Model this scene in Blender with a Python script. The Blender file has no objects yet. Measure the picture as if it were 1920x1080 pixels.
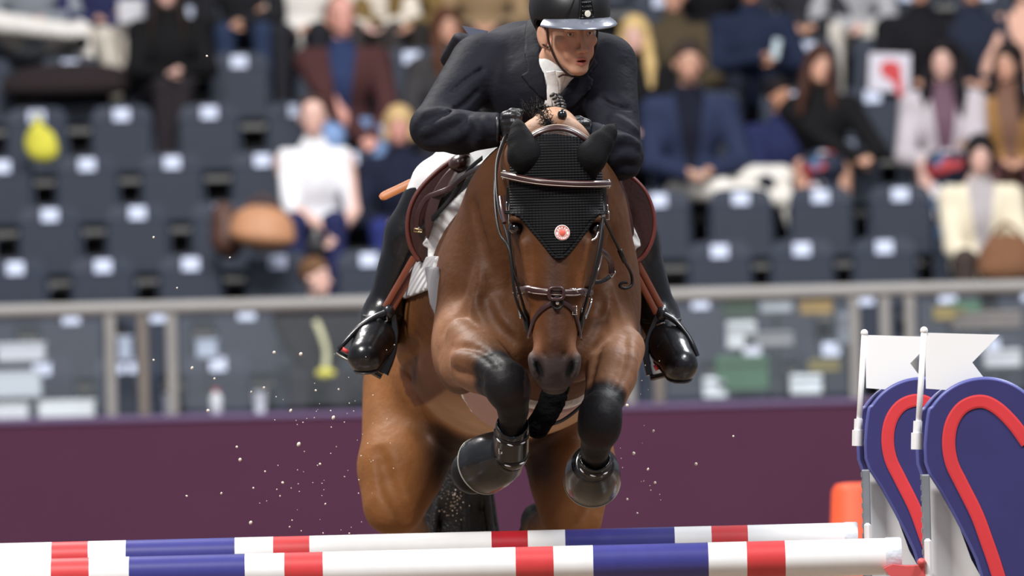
import bpy, math, random
import numpy as np
from mathutils import Vector, Matrix

SC = bpy.context.scene
COL = SC.collection
# ------------------------------------------------------------------ camera
F = 16750.0                       # focal length in pixels of the 1920 px frame (long telephoto)
CAM = np.array([0.0, -26.0, 2.4])
PITCH = math.atan(150.0 / F)
ROLL = math.radians(1.4)
_f = np.array([0, math.cos(PITCH), -math.sin(PITCH)])
_r0 = np.array([1.0, 0, 0]); _u0 = np.cross(_r0, _f)
CR = _r0 * math.cos(ROLL) - _u0 * math.sin(ROLL)
CU = _u0 * math.cos(ROLL) + _r0 * math.sin(ROLL)
cam = bpy.data.cameras.new('camera'); camo = bpy.data.objects.new('camera', cam); COL.objects.link(camo)
M = Matrix(((CR[0], CU[0], -_f[0], CAM[0]), (CR[1], CU[1], -_f[1], CAM[1]), (CR[2], CU[2], -_f[2], CAM[2]), (0, 0, 0, 1)))
camo.matrix_world = M
cam.sensor_width = 36.0; cam.lens = F / 1920 * 36.0
cam.clip_start = 0.5; cam.clip_end = 300
cam.dof.use_dof = True; cam.dof.focus_distance = 25.7; cam.dof.aperture_fstop = 4.3
SC.camera = camo
# ------------------------------------------------------------------ world, lights, exposure
wd = bpy.data.worlds.new('arena_air'); SC.world = wd; wd.use_nodes = True
bg = wd.node_tree.nodes['Background']; bg.inputs[0].default_value = (0.80, 0.85, 1.0, 1); bg.inputs[1].default_value = 0.30
def area(name, loc, target, sx, sy, power, color=(1, 1, 1)):
    l = bpy.data.lights.new(name, 'AREA'); l.shape = 'RECTANGLE'; l.size = sx; l.size_y = sy; l.energy = power; l.color = color
    o = bpy.data.objects.new(name, l); COL.objects.link(o); o.location = loc
    o.rotation_euler = (Vector(target) - Vector(loc)).to_track_quat('-Z', 'Y').to_euler()
    return o
area('arena_floodlight', (-5.5, -7, 12), (0, 0, 1.8), 3.0, 2.0, 2000, (1.0, 0.97, 0.93))
area('arena_floodlight.001', (6, -5, 12), (0, 0, 1.8), 3.0, 2.0, 1300, (0.95, 0.97, 1.0))
area('arena_floodlight.002', (-4.5, 7, 11), (0, 0.5, 1.8), 2.5, 2.0, 1500, (1, 0.97, 0.93))
area('arena_floodlight.003', (5.5, 8, 11), (0, 0.5, 1.8), 2.5, 2.0, 900, (0.95, 0.97, 1.0))
area('stand_floodlight', (0, 14, 14), (0, 28, 3), 10.0, 3.0, 4000, (1, 0.98, 0.96))
SC.view_settings.view_transform = 'Standard'; SC.view_settings.look = 'None'
SC.view_settings.exposure = 0.0; SC.view_settings.gamma = 1.0; SC.view_settings.use_curve_mapping = False

random.seed(7); RNG = np.random.default_rng(7)
V = lambda *a: np.array(a, float)
# a picture measurement at a chosen distance -> a point of the place (used while measuring the scene)
def W(px, py, y):
    d = _f + CR * ((px - 960) / F) + CU * ((540 - py) / F)
    return CAM + d * ((y - CAM[1]) / d[1])
def S(y): return F / (y + 26.0)
def PJ(P):
    d = P - CAM; z = d @ _f
    return 960 + F * (d @ CR) / z, 540 - F * (d @ CU) / z

# ------------------------------------------------------------------ mesh building helpers
def raw_mesh(name, verts, faces):
    verts = np.asarray(verts, np.float32); me = bpy.data.meshes.new(name)
    if isinstance(faces, np.ndarray) and faces.ndim == 2 and faces.shape[1] == 4:
        n = len(faces); me.vertices.add(len(verts)); me.vertices.foreach_set('co', verts.ravel())
        me.loops.add(n * 4); me.loops.foreach_set('vertex_index', faces.astype(np.int32).ravel())
        me.polygons.add(n); me.polygons.foreach_set('loop_start', np.arange(0, n * 4, 4, dtype=np.int32))
        me.update(calc_edges=True)
    else:
        me.from_pydata([tuple(v) for v in verts.tolist()], [], [tuple(f) for f in faces]); me.update()
    return me
def wloc(o):
    l = np.zeros(3)
    while o is not None:
        l += np.array(o.location); o = o.parent
    return l
def link(name, me, mat, parent=None, smooth=True, loc=None):
    o = bpy.data.objects.new(name, me); COL.objects.link(o)
    if mat is not None and not me.materials: me.materials.append(mat)
    if parent is not None:
        o.parent = parent; me.transform(Matrix.Translation(Vector(-wloc(parent))))
    elif loc is not None:
        me.transform(Matrix.Translation(-Vector(loc))); o.location = loc
    me.shade_smooth() if smooth else me.shade_flat()
    return o
def tag(o, label=None, cat=None, group=None, kind=None):
    if label: o['label'] = label
    if cat: o['category'] = cat
    if group: o['group'] = group
    if kind: o['kind'] = kind
    return o
def thing(name, label, cat, loc=(0, 0, 0), group=None):
    o = bpy.data.objects.new(name, None); COL.objects.link(o); o.location = [float(v) for v in loc]; o.empty_display_size = .1
    return tag(o, label, cat, group)
def nrm(v):
    v = np.asarray(v, float); return v / (np.linalg.norm(v) + 1e-12)
def catmull(P, n=6, closed=False):
    P = np.asarray(P, float); m = len(P); out = []
    if m < 3 and not closed: n2 = n; return np.array([P[0] + (P[-1] - P[0]) * t for t in np.linspace(0, 1, n2 + 1)])
    rng = range(m if closed else m - 1)
    for i in rng:
        if closed: a, b, c, d = P[(i - 1) % m], P[i], P[(i + 1) % m], P[(i + 2) % m]
        else: a, b, c, d = P[max(i - 1, 0)], P[i], P[i + 1], P[min(i + 2, m - 1)]
        for k in range(n):
            t = k / n
            out.append(.5 * ((2 * b) + (c - a) * t + (2 * a - 5 * b + 4 * c - d) * t * t + (3 * b - 3 * c + d - a) * t ** 3))
    if not closed: out.append(P[-1])
    return np.array(out)
class MB:
    def __init__(s): s.v = []; s.f = []; s.mi = []; s.cur = 0
    def add(s, v, f):
        b = len(s.v); s.v += [tuple(map(float, p)) for p in v]; s.f += [tuple(i + b for i in q) for q in f]; s.mi += [s.cur] * len(f)
    def box(s, c, size, R=None, bev=0.0):
        hx, hy, hz = [k / 2 for k in size]; bv = min(bev, hx * .9, hy * .9, hz * .9)
        if bv <= 0:
            vs = np.array([(x, y, z) for x in (-hx, hx) for y in (-hy, hy) for z in (-hz, hz)])
            fs = [(0, 1, 3, 2), (4, 6, 7, 5), (0, 4, 5, 1), (2, 3, 7, 6), (0, 2, 6, 4), (1, 5, 7, 3)]
        else:
            vs = []; idx = {}
            for x in (-1, 1):
                for y in (-1, 1):
                    for z in (-1, 1):
                        for a in range(3):
                            p = [x * (hx - bv), y * (hy - bv), z * (hz - bv)]; p[a] = (x, y, z)[a] * (hx, hy, hz)[a]
                            idx[(x, y, z, a)] = len(vs); vs.append(p)
            fs = []
            for a in range(3):
                b, e = (a + 1) % 3, (a + 2) % 3
                for sg in (-1, 1):
                    q = []
                    for (u, w) in ((-1, -1), (1, -1), (1, 1), (-1, 1)):
                        k = [0, 0, 0]; k[a] = sg; k[b] = u; k[e] = w; q.append(idx[(k[0], k[1], k[2], a)])
                    fs.append(tuple(q if sg > 0 else q[::-1]))
                    # edges along axis a
                for u in (-1, 1):
                    for w in (-1, 1):
                        k0 = [0, 0, 0]; k1 = [0, 0, 0]; k0[a] = -1; k1[a] = 1; k0[b] = k1[b] = u; k0[e] = k1[e] = w
                        q = [idx[(*k0, b)], idx[(*k1, b)], idx[(*k1, e)], idx[(*k0, e)]]
                        fs.append(tuple(q if u * w < 0 else q[::-1]))
            for x in (-1, 1):
                for y in (-1, 1):
                    for z in (-1, 1):
                        q = [idx[(x, y, z, a)] for a in range(3)]; fs.append(tuple(q if x * y * z > 0 else q[::-1]))
            vs = np.array(vs)
        if R is not None: vs = vs @ np.asarray(R, float).T
        s.add(vs + np.asarray(c, float), fs)
    def tube(s, P, r, seg=10, closed=False, n=0, cap=True):
        P = np.asarray(P, float); r = np.broadcast_to(np.asarray(r, float), (len(P),)).copy()
        if n:
            Q = np.c_[P, r]; Q = catmull(Q, n, closed); P = Q[:, :3]; r = Q[:, 3]
        m = len(P); T = np.zeros((m, 3))
        for i in range(m):
            a = P[(i - 1) % m] if closed or i > 0 else P[i]; b = P[(i + 1) % m] if closed or i < m - 1 else P[i]; T[i] = nrm(b - a)
        N = nrm(np.cross(T[0], (0, 0, 1) if abs(T[0][2]) < .9 else (1, 0, 0))); vs = []
        for i in range(m):
            N = nrm(N - T[i] * (N @ T[i])); B = np.cross(T[i], N)
            for k in range(seg):
                a = 2 * math.pi * k / seg; vs.append(P[i] + r[i] * (math.cos(a) * N + math.sin(a) * B))
        fs = []
        for i in range(m if closed else m - 1):
            j = (i + 1) % m
            for k in range(seg):
                l = (k + 1) % seg; fs.append((i * seg + k, i * seg + l, j * seg + l, j * seg + k))
        if cap and not closed:
            fs.append(tuple(range(seg))[::-1]); fs.append(tuple((m - 1) * seg + k for k in range(seg)))
        s.add(vs, fs)
    def ribbon(s, P, N, w, t, n=5, closed=False):
        "flat strap with rounded edges lying with its back on P; N = outward normals"
        P = np.asarray(P, float); N = np.asarray(N, float)
        if N.ndim == 1: N = np.tile(N, (len(P), 1))
        w = np.broadcast_to(np.asarray(w, float), (len(P),))
        Q = catmull(np.c_[P, N, w], n, closed) if n else np.c_[P, N, w]
        P = Q[:, :3]; N = Q[:, 3:6]; w = Q[:, 6]; m = len(P); vs = []
        prof = [(-.5, 0), (-.5, .55), (-.36, 1), (.36, 1), (.5, .55), (.5, 0)]; k = len(prof)
        for i in range(m):
            a = P[(i - 1) % m] if closed or i > 0 else P[i]; b = P[(i + 1) % m] if closed or i < m - 1 else P[i]
            T = nrm(b - a); nn = nrm(N[i] - T * (N[i] @ T)); B = np.cross(T, nn)
            for u, h in prof: vs.append(P[i] + B * u * w[i] + nn * h * t)
        fs = []
        for i in range(m if closed else m - 1):
            j = (i + 1) % m
            for q in range(k):
                l = (q + 1) % k; fs.append((i * k + q, j * k + q, j * k + l, i * k + l))
        if not closed: fs.append(tuple(range(k))); fs.append(tuple((m - 1) * k + q for q in range(k))[::-1])
        s.add(vs, fs)
    def ell(s, c, r, R=None, nu=14, nv=9):
        vs = [(0, 0, 1)]; fs = []
        for i in range(1, nv):
            for k in range(nu):
                a = math.pi * i / nv; b = 2 * math.pi * k / nu; vs.append((math.sin(a) * math.cos(b), math.sin(a) * math.sin(b), math.cos(a)))
        vs.append((0, 0, -1))
        for k in range(nu): fs.append((0, 1 + k, 1 + (k + 1) % nu))
        for i in range(nv - 2):
            for k in range(nu):
                a = 1 + i * nu; b = a + nu; l = (k + 1) % nu; fs.append((a + k, b + k, b + l, a + l))
        for k in range(nu): fs.append((len(vs) - 1, 1 + (nv - 2) * nu + (k + 1) % nu, 1 + (nv - 2) * nu + k))
        vs = np.array(vs) * np.asarray(r, float)
        if R is not None: vs = vs @ np.asarray(R, float).T
        s.add(vs + np.asarray(c, float), fs)
    def lathe(s, prof, c=(0, 0, 0), axis=(0, 0, 1), seg=20):
        "prof = (radius, distance along axis)"
        ax = nrm(axis); N = nrm(np.cross(ax, (0, 1, 0) if abs(ax[1]) < .9 else (1, 0, 0))); B = np.cross(ax, N); vs = []; fs = []
        for r, h in prof:
            for k in range(seg):
                a = 2 * math.pi * k / seg; vs.append(np.asarray(c, float) + ax * h + r * (math.cos(a) * N + math.sin(a) * B))
        for i in range(len(prof) - 1):
            for k in range(seg):
                l = (k + 1) % seg; fs.append((i * seg + k, i * seg + l, (i + 1) * seg + l, (i + 1) * seg + k))
        fs.append(tuple(range(seg))[::-1]); fs.append(tuple((len(prof) - 1) * seg + k for k in range(seg)))
        s.add(vs, fs)
    def prism(s, poly, n, t):
        "poly: 3-D points in a plane, extruded by t along n"
        P = np.asarray(poly, float); n = nrm(n) * t; m = len(P); A = P; B = P + n
        nn = np.zeros(3)
        for i in range(m): nn += np.cross(P[i] - P[0], P[(i + 1) % m] - P[0])
        fl = nn @ n > 0
        top = tuple(range(m, 2 * m)); bot = tuple(range(m))[::-1]
        sd = [(i, (i + 1) % m, m + (i + 1) % m, m + i) for i in range(m)]
        fs = [top, bot] + sd
        if not fl: fs = [f[::-1] for f in fs]
        s.add(np.r_[A, B], fs)
    def build(s, name, mat, parent=None, smooth=True, loc=None, auto=None):
        me = raw_mesh(name, s.v, s.f)
        ms = mat if isinstance(mat, (list, tuple)) else [mat]
        for m in ms: me.materials.append(m)
        me.polygons.foreach_set('material_index', s.mi)
        o = link(name, me, None, parent, smooth, loc)
        if smooth and auto is not None: me.set_sharp_from_angle(angle=math.radians(auto))
        return o

# ------------------------------------------------------------------ implicit solids, meshed with surface nets
def rotm(ax=0, ay=0, az=0):
    return np.array((Matrix.Rotation(math.radians(az), 3, 'Z') @ Matrix.Rotation(math.radians(ay), 3, 'Y') @ Matrix.Rotation(math.radians(ax), 3, 'X')))
def smin(a, b, k):
    if k <= 0: return np.minimum(a, b)
    h = np.maximum(k - np.abs(a - b), 0) / k
    return np.minimum(a, b) - h * h * k * .25
class SDF:
    def __init__(s): s.p = []
    def rc(s, a, b, ra, rb, k=.03, op='+', g=0, flat=None):
        s.p.append(('rc', np.asarray(a, float), np.asarray(b, float), ra, rb, k, op, g, flat)); return s
    def ell(s, c, r, R=None, k=.03, op='+', g=0):
        s.p.append(('el', np.asarray(c, float), np.asarray(r, float), None if R is None else np.asarray(R), 0, k, op, g, None)); return s
    def chain(s, pts, k=.02, op='+', g=0, flat=None):
        for (a, ra), (b, rb) in zip(pts[:-1], pts[1:]): s.rc(a, b, ra, rb, k, op, g, flat)
        return s
    def mir(s, fn):
        for sg in (-1, 1): fn(sg)
        return s
    def _d(s, q, P):
        if q[0] == 'rc':
            _, a, b, ra, rb, k, op, g, fl = q
            ba = b - a; L = ba @ ba + 1e-12; pa = P - a; h = np.clip((pa @ ba) / L, 0, 1)
            w = pa - h[..., None] * ba
            if fl is not None:
                n, f = np.asarray(fl[0], float), fl[1]; w = w + n * ((w @ n) * (f - 1))[..., None]
            return np.sqrt((w * w).sum(-1)) - (ra + (rb - ra) * h)
        _, c, r, R, _0, k, op, g, _1 = q
        w = P - c
        if R is not None: w = w @ R
        k0 = np.sqrt(((w / r) ** 2).sum(-1)); k1 = np.sqrt(((w / (r * r)) ** 2).sum(-1)) + 1e-9
        return k0 * (k0 - 1) / k1
    def bb(s, q):
        if q[0] == 'rc':
            m = max(q[3], q[4]); return np.minimum(q[1], q[2]) - m, np.maximum(q[1], q[2]) + m
        m = q[2].max() if q[3] is not None else q[2]; return q[1] - m, q[1] + m
    def bounds(s, pad=.02, gs=None):
        B = [s.bb(q) for q in s.p if q[6] == '+' and (gs is None or q[7] in gs)]
        return np.min([b[0] for b in B], 0) - pad, np.max([b[1] for b in B], 0) + pad
    def __call__(s, P, gs=None, extra=0.0):
        P = np.asarray(P, float); d = np.full(P.shape[:-1], 1.0)
        for q in s.p:
            if gs is not None and q[7] not in gs: continue
            e = s._d(q, P)
            d = smin(d, e, q[5]) if q[6] == '+' else -smin(-d, e, q[5])
        return d - extra
    def grad(s, P, e=.003):
        P = np.asarray(P, float); G = np.zeros_like(P)
        for i in range(3):
            o = np.zeros(3); o[i] = e; G[..., i] = s(P + o) - s(P - o)
        return G / (np.linalg.norm(G, axis=-1, keepdims=True) + 1e-12)
    def grid(s, h, lo=None, hi=None, gs=None, pad=.02):
        l0, h0 = s.bounds(pad, gs); lo = l0 if lo is None else np.asarray(lo, float); hi = h0 if hi is None else np.asarray(hi, float)
        n = np.ceil((hi - lo) / h).astype(int) + 1
        ax = [lo[i] + h * np.arange(n[i]) for i in range(3)]
        D = np.full(n, .3, np.float32)
        for q in s.p:
            if gs is not None and q[7] not in gs: continue
            b0, b1 = s.bb(q); m = max(q[5] * 1.1, 3 * h) + pad
            i0 = np.maximum(np.floor((b0 - m - lo) / h).astype(int), 0); i1 = np.minimum(np.ceil((b1 + m - lo) / h).astype(int) + 1, n)
            if (i1 <= i0).any(): continue
            sl = tuple(slice(i0[i], i1[i]) for i in range(3))
            P = np.stack(np.meshgrid(*[ax[i][sl[i]] for i in range(3)], indexing='ij'), -1)
            e = s._d(q, P).astype(np.float32)
            D[sl] = smin(D[sl], e, q[5]) if q[6] == '+' else -smin(-D[sl], e, q[5])
        return D, lo, h, ax
def nets(D, lo, h):
    s = D < 0; n = np.array(D.shape)
    c = sum(s[i:n[0] - 1 + i, j:n[1] - 1 + j, k:n[2] - 1 + k].astype(np.int8) for i in (0, 1) for j in (0, 1) for k in (0, 1))
    act = (c > 0) & (c < 8); A = np.argwhere(act); idx = np.full(act.shape, -1, np.int32); idx[act] = np.arange(len(A))
    acc = np.zeros((len(A), 3)); cnt = np.zeros(len(A))
    for a in range(3):
        b, d = (a + 1) % 3, (a + 2) % 3
        for u in (0, 1):
            for w in (0, 1):
                o = np.zeros(3, int); o[b] = u; o[d] = w; o2 = o.copy(); o2[a] = 1
                p = A + o; q = A + o2; v0 = D[p[:, 0], p[:, 1], p[:, 2]]; v1 = D[q[:, 0], q[:, 1], q[:, 2]]
                m = (v0 < 0) != (v1 < 0); t = np.where(m, v0 / np.where(m, v0 - v1, 1), 0)
                pt = p.astype(float); pt[:, a] += t; acc[m] += pt[m]; cnt[m] += 1
    verts = lo + h * acc / np.maximum(cnt, 1)[:, None]
    F_ = []
    for a in range(3):
        b, d = (a + 1) % 3, (a + 2) % 3
        sl0 = [slice(None)] * 3; sl1 = [slice(None)] * 3; sl0[a] = slice(0, -1); sl1[a] = slice(1, None)
        s0 = s[tuple(sl0)]; s1 = s[tuple(sl1)]; ch = np.argwhere(s0 != s1)
        ch = ch[(ch[:, b] > 0) & (ch[:, d] > 0) & (ch[:, b] < n[b] - 1) & (ch[:, d] < n[d] - 1)]
        ins = s0[ch[:, 0], ch[:, 1], ch[:, 2]]
        def cell(db, dd):
            q = ch.copy(); q[:, b] += db; q[:, d] += dd; return idx[q[:, 0], q[:, 1], q[:, 2]]
        Q = np.stack([cell(-1, -1), cell(0, -1), cell(0, 0), cell(-1, 0)], 1)
        Q[~ins] = Q[~ins][:, ::-1]; F_.append(Q)
    return verts, np.concatenate(F_)
def smooth_v(v, f, it=2, lam=.5):
    e = np.concatenate([f[:, [0, 1]], f[:, [1, 2]], f[:, [2, 3]], f[:, [3, 0]]])
    e = np.r_[e, e[:, ::-1]]; n = len(v); deg = np.bincount(e[:, 0], minlength=n)[:, None]
    for i in range(it):
        for L in (lam, -lam * 1.04):
            a = np.stack([np.bincount(e[:, 0], v[e[:, 1], k], minlength=n) for k in range(3)], 1) / np.maximum(deg, 1)
            v = v + L * (a - v)
    return v
def paint(me, cols):
    at = me.color_attributes.new('coat', 'FLOAT_COLOR', 'POINT'); c = np.ones((len(cols), 4), np.float32); c[:, :3] = cols; at.data.foreach_set('color', c.ravel())
def poly_sd(px, py, poly):
    "signed distance in px to a polygon (negative inside)"
    poly = np.asarray(poly, float); d = np.full(px.shape, 1e9); ins = np.zeros(px.shape, bool); m = len(poly)
    for i in range(m):
        a = poly[i]; b = poly[(i + 1) % m]; e = b - a; wx = px - a[0]; wy = py - a[1]
        t = np.clip((wx * e[0] + wy * e[1]) / (e @ e + 1e-9), 0, 1); d = np.minimum(d, (wx - e[0] * t) ** 2 + (wy - e[1] * t) ** 2)
        cnd = ((a[1] <= py) & (py < b[1])) | ((b[1] <= py) & (py < a[1]))
        xi = a[0] + (py - a[1]) / (b[1] - a[1] + 1e-12) * e[0]; ins ^= cnd & (px < xi)
    d = np.sqrt(d); return np.where(ins, -d, d)
def sdf_obj(name, sdf, h, mat, parent=None, lo=None, hi=None, gs=None, off=0.0, cut=None, color=None, smooth=1, loc=None, label=None):
    D, lo, h, ax = sdf.grid(h, lo, hi, gs, pad=.02 + off)
    if off: D = D - off
    if cut is not None:
        P = np.stack(np.meshgrid(*ax, indexing='ij'), -1); near = np.abs(D) < 6 * h + .05
        c = np.full(D.shape, -1., np.float32); c[near] = cut(P[near]); D = np.maximum(D, c)
    D[0] = D[-1] = np.maximum(D[0], .001); D[0, :, :] = np.maximum(D[0, :, :], .001); D[:, 0] = np.maximum(D[:, 0], .001); D[:, -1] = np.maximum(D[:, -1], .001)
    D[:, :, 0] = np.maximum(D[:, :, 0], .001); D[:, :, -1] = np.maximum(D[:, :, -1], .001); D[-1] = np.maximum(D[-1], .001)
    v, f = nets(D, lo, h)
    if smooth: v = smooth_v(v, f, smooth)
    me = raw_mesh(name, v, f)
    if color is not None: paint(me, color(v))
    o = link(name, me, mat, parent, True, loc)
    if label: o['label'] = label
    return o

# ------------------------------------------------------------------ materials
def lin(c):
    return tuple(((x / 255) / 12.92 if x / 255 <= .04045 else ((x / 255 + .055) / 1.055) ** 2.4) for x in c)
def mat(name, c, rough=.6, metal=0.0, noise=0.0, nscale=8.0, bump=0.0, bscale=60.0, coat=0.0, attr=False, sheen=0.0, wave=None, alpha=1.0, trans=0.0, aniso=None, emit=None, spec=.5, dist=.01):
    m = bpy.data.materials.new(name); m.use_nodes = True; nt = m.node_tree; b = nt.nodes['Principled BSDF']; L = nt.links.new
    col = (*lin(c), 1); b.inputs['Base Color'].default_value = col; b.inputs['Roughness'].default_value = rough; b.inputs['Metallic'].default_value = metal
    b.inputs['Coat Weight'].default_value = coat; b.inputs['Coat Roughness'].default_value = .12; b.inputs['Sheen Weight'].default_value = sheen
    b.inputs['Specular IOR Level'].default_value = spec
    b.inputs['Alpha'].default_value = alpha; b.inputs['Transmission Weight'].default_value = trans
    if emit: b.inputs['Emission Color'].default_value = col; b.inputs['Emission Strength'].default_value = emit
    tc = nt.nodes.new('ShaderNodeTexCoord'); src = None
    if attr:
        a = nt.nodes.new('ShaderNodeAttribute'); a.attribute_name = 'coat'; src = a.outputs['Color']
    mp = nt.nodes.new('ShaderNodeMapping'); L(tc.outputs['Object'], mp.inputs['Vector'])
    if aniso: mp.inputs['Scale'].default_value = aniso
    if noise or attr:
        n = nt.nodes.new('ShaderNodeTexNoise'); n.inputs['Scale'].default_value = nscale; n.inputs['Detail'].default_value = 5; L(mp.outputs[0], n.inputs['Vector'])
        r = nt.nodes.new('ShaderNodeMapRange'); r.inputs['To Min'].default_value = 1 - noise; r.inputs['To Max'].default_value = 1 + noise; r.inputs['From Min'].default_value = .25; r.inputs['From Max'].default_value = .75
        L(n.outputs['Fac'], r.inputs['Value'])
        mx = nt.nodes.new('ShaderNodeVectorMath'); mx.operation = 'SCALE'
        if src is None: mx.inputs[0].default_value = col[:3]
        else: L(src, mx.inputs[0])
        L(r.outputs[0], mx.inputs['Scale']); L(mx.outputs[0], b.inputs['Base Color'])
    if bump:
        bp = nt.nodes.new('ShaderNodeBump'); bp.inputs['Strength'].default_value = bump; bp.inputs['Distance'].default_value = dist
        if wave == 'knit':
            w1 = nt.nodes.new('ShaderNodeTexWave'); w1.bands_direction = 'X'; w1.inputs['Scale'].default_value = bscale; L(tc.outputs['Object'], w1.inputs['Vector'])
            w2 = nt.nodes.new('ShaderNodeTexWave'); w2.bands_direction = 'Z'; w2.inputs['Scale'].default_value = bscale * 1.2; L(tc.outputs['Object'], w2.inputs['Vector'])
            ad = nt.nodes.new('ShaderNodeMath'); ad.operation = 'ADD'; L(w1.outputs['Fac'], ad.inputs[0]); L(w2.outputs['Fac'], ad.inputs[1]); L(ad.outputs[0], bp.inputs['Height'])
        elif wave == 'quilt':
            w1 = nt.nodes.new('ShaderNodeTexWave'); w1.bands_direction = 'DIAGONAL'; w1.inputs['Scale'].default_value = bscale; L(tc.outputs['Object'], w1.inputs['Vector'])
            L(w1.outputs['Fac'], bp.inputs['Height'])
        else:
            n2 = nt.nodes.new('ShaderNodeTexNoise'); n2.inputs['Scale'].default_value = bscale; n2.inputs['Detail'].default_value = 4; L(mp.outputs[0], n2.inputs['Vector']); L(n2.outputs['Fac'], bp.inputs['Height'])
        L(bp.outputs[0], b.inputs['Normal'])
    return m
# ================================================================== THE SETTING
BW = 24.5                                     # y of the barrier wall face
mWall = mat('maroon_board', (76, 42, 64), .75, spec=.15, noise=.05, nscale=3)
mWallTop = mat('maroon_cap', (104, 84, 120), .5)
mSand = mat('arena_sand', (120, 102, 84), .95, noise=.25, nscale=5, bump=.6, bscale=30)
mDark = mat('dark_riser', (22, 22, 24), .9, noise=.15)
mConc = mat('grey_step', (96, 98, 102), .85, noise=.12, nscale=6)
mRail = mat('painted_rail', (138, 136, 134), .5, noise=.05)
mRailD = mat('brown_grey_post', (112, 104, 98), .55, noise=.05)
def struct(name, mb, m, smooth=False):
    o = mb.build(name, m, smooth=smooth); return tag(o, kind='structure')
mb = MB(); mb.box((0, 12, -.05), (60, 90, .1)); struct('floor', mb, mSand)
zt = W(960, 765, BW)[2]
mb = MB(); mb.box((0, BW + .15, (zt - .03) / 2), (24, .30, zt - .03)); struct('wall_back', mb, mWall)
mb = MB(); mb.box((0, BW + .15, zt - .012), (24, .33, .03), bev=.008); struct('trim_1', mb, mWallTop)
ROWPY = [650, 556, 461, 363, 270, 178, 84, -10, -104, -198]
def row_y(k): return 26.0 + .8 * k
ROWZ = [W(960, ROWPY[k], row_y(k))[2] for k in range(len(ROWPY))]       # height of the top edge of the seat backs
for k in range(len(ROWPY)):
    zf = ROWZ[k] - .84; z0 = max(zf - 1.2, 0); y0 = row_y(k) - .55
    if k == 0: y0 = BW + .31
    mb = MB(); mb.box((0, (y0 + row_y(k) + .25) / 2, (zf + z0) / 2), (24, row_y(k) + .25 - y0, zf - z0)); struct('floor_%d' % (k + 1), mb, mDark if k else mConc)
    if k:
        mb = MB(); mb.box((0, y0 + .03, zf + .008), (24, .07, .02)); struct('trim_%d' % (k + 1), mb, mConc)
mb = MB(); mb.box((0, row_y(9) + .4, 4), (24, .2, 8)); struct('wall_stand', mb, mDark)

# ---- railing with glass panes on the barrier
mGlass = mat('hazy_glass', (196, 206, 214), .12, alpha=.045, spec=.3)
rail = thing('railing', 'pale grey tubular railing with glass panes on the maroon barrier', 'railing', (0, BW + .06, zt))
RY = BW + .06; zr = W(960, 561, RY)[2]
mb = MB(); mb.tube([(-9, RY, zr), (9, RY, zr)], .042, 14); mb.build('top_rail', mRail, rail, auto=40)
posts = [(-150, 0), (207, 0), (268, 1), (322, 0), (720, 0), (760, 1), (1180, 0), (1235, 1), (1603, 0), (1661, 0), (1708, 0), (2080, 0)]
for px, dk in posts:
    x = W(px, 660, RY)[0]; mb = MB(); mb.box((x, RY, (zt + zr) / 2), (.062, .05, zr - zt), bev=.01); mb.build('post', mRailD if dk else mRail, rail, smooth=False)
xs = [W(p, 660, RY)[0] for p, d in posts]
for a, b in zip(xs[:-1], xs[1:]):
    if b - a < .3: continue
    mb = MB(); mb.box(((a + b) / 2, RY, (zt + zr) / 2 - .01), (b - a - .09, .012, zr - zt - .1)); g = mb.build('glass_pane', mGlass, rail, smooth=False)

# ---- folding stadium seats: one built, the rest copied part by part
mSeat = mat('charcoal_plastic', (42, 50, 66), .55, spec=.25, noise=.06, nscale=10)
mSeatPan = mat('charcoal_plastic_pan', (38, 46, 61), .55, spec=.25, noise=.06, nscale=10)
mPlate = mat('white_number_plate', (205, 215, 240), .5)
mBeam = mat('grey_seat_beam', (128, 128, 128), .6)
mLeg = mat('pale_seat_leg', (158, 164, 174), .6)
def make_seat():
    t = thing('stadium_seat', 'x', 'seat')
    s = SDF()
    mb = MB()
    # backrest: rounded trapezoid, slightly dished
    N = 9; out = []
    pts = []
    for u, z in [(-.20, .40), (-.205, .6), (-.19, .78), (-.165, .83), (-.12, .845), (0, .85), (.12, .845), (.165, .83), (.19, .78), (.205, .6), (.20, .40)]:
        pts.append((u, .10 + (z - .4) * .22 - .02 * (1 - (u / .2) ** 2) * -1, z))
    P = np.array(pts); mb.prism(P, (0, 1, 0), .03); mb.build('backrest', mSeat, t, smooth=False)
    mb = MB(); mb.box((0, .075, .58), (.38, .045, .34), rotm(-8), bev=.015); mb.build('seat_pan', mSeatPan, t, smooth=False)
    # plate sits on the front of the backrest near its top edge
    m3 = MB(); m3.box((0, .168, .785), (.105, .012, .085), rotm(-12), bev=.004)
    for q in m3.v: pass
    m3.v = [(x, y + .005, z) for x, y, z in m3.v]
    m3.build('number_plate', mPlate, t, smooth=False)
    mb = MB(); mb.box((0, .12, .375), (.46, .06, .05), bev=.01); mb.build('beam', mBeam, t, smooth=False)
    mb = MB(); mb.prism([(.21, .10, 0), (.31, .10, 0), (.31, .10, .25), (.275, .10, .27), (.275, .10, .36), (.245, .10, .36), (.245, .10, .27), (.21, .10, .25)], (0, 1, 0), .05); mb.build('pedestal', mLeg, t, smooth=False)
    return t
seat0 = make_seat(); used = [False]
for c in seat0.children:
    if c.name.startswith('number_plate'): c.location.y -= .030
def dup(root):
    r = root.copy(); COL.objects.link(r)
    for ch in list(root.children):
        c = ch.copy(); COL.objects.link(c); c.parent = r
        for g in list(ch.children):
            d = g.copy(); COL.objects.link(d); d.parent = c
    return r
ORD = ['first', 'second', 'third', 'fourth', 'fifth', 'sixth', 'seventh', 'eighth', 'ninth', 'tenth']
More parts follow.
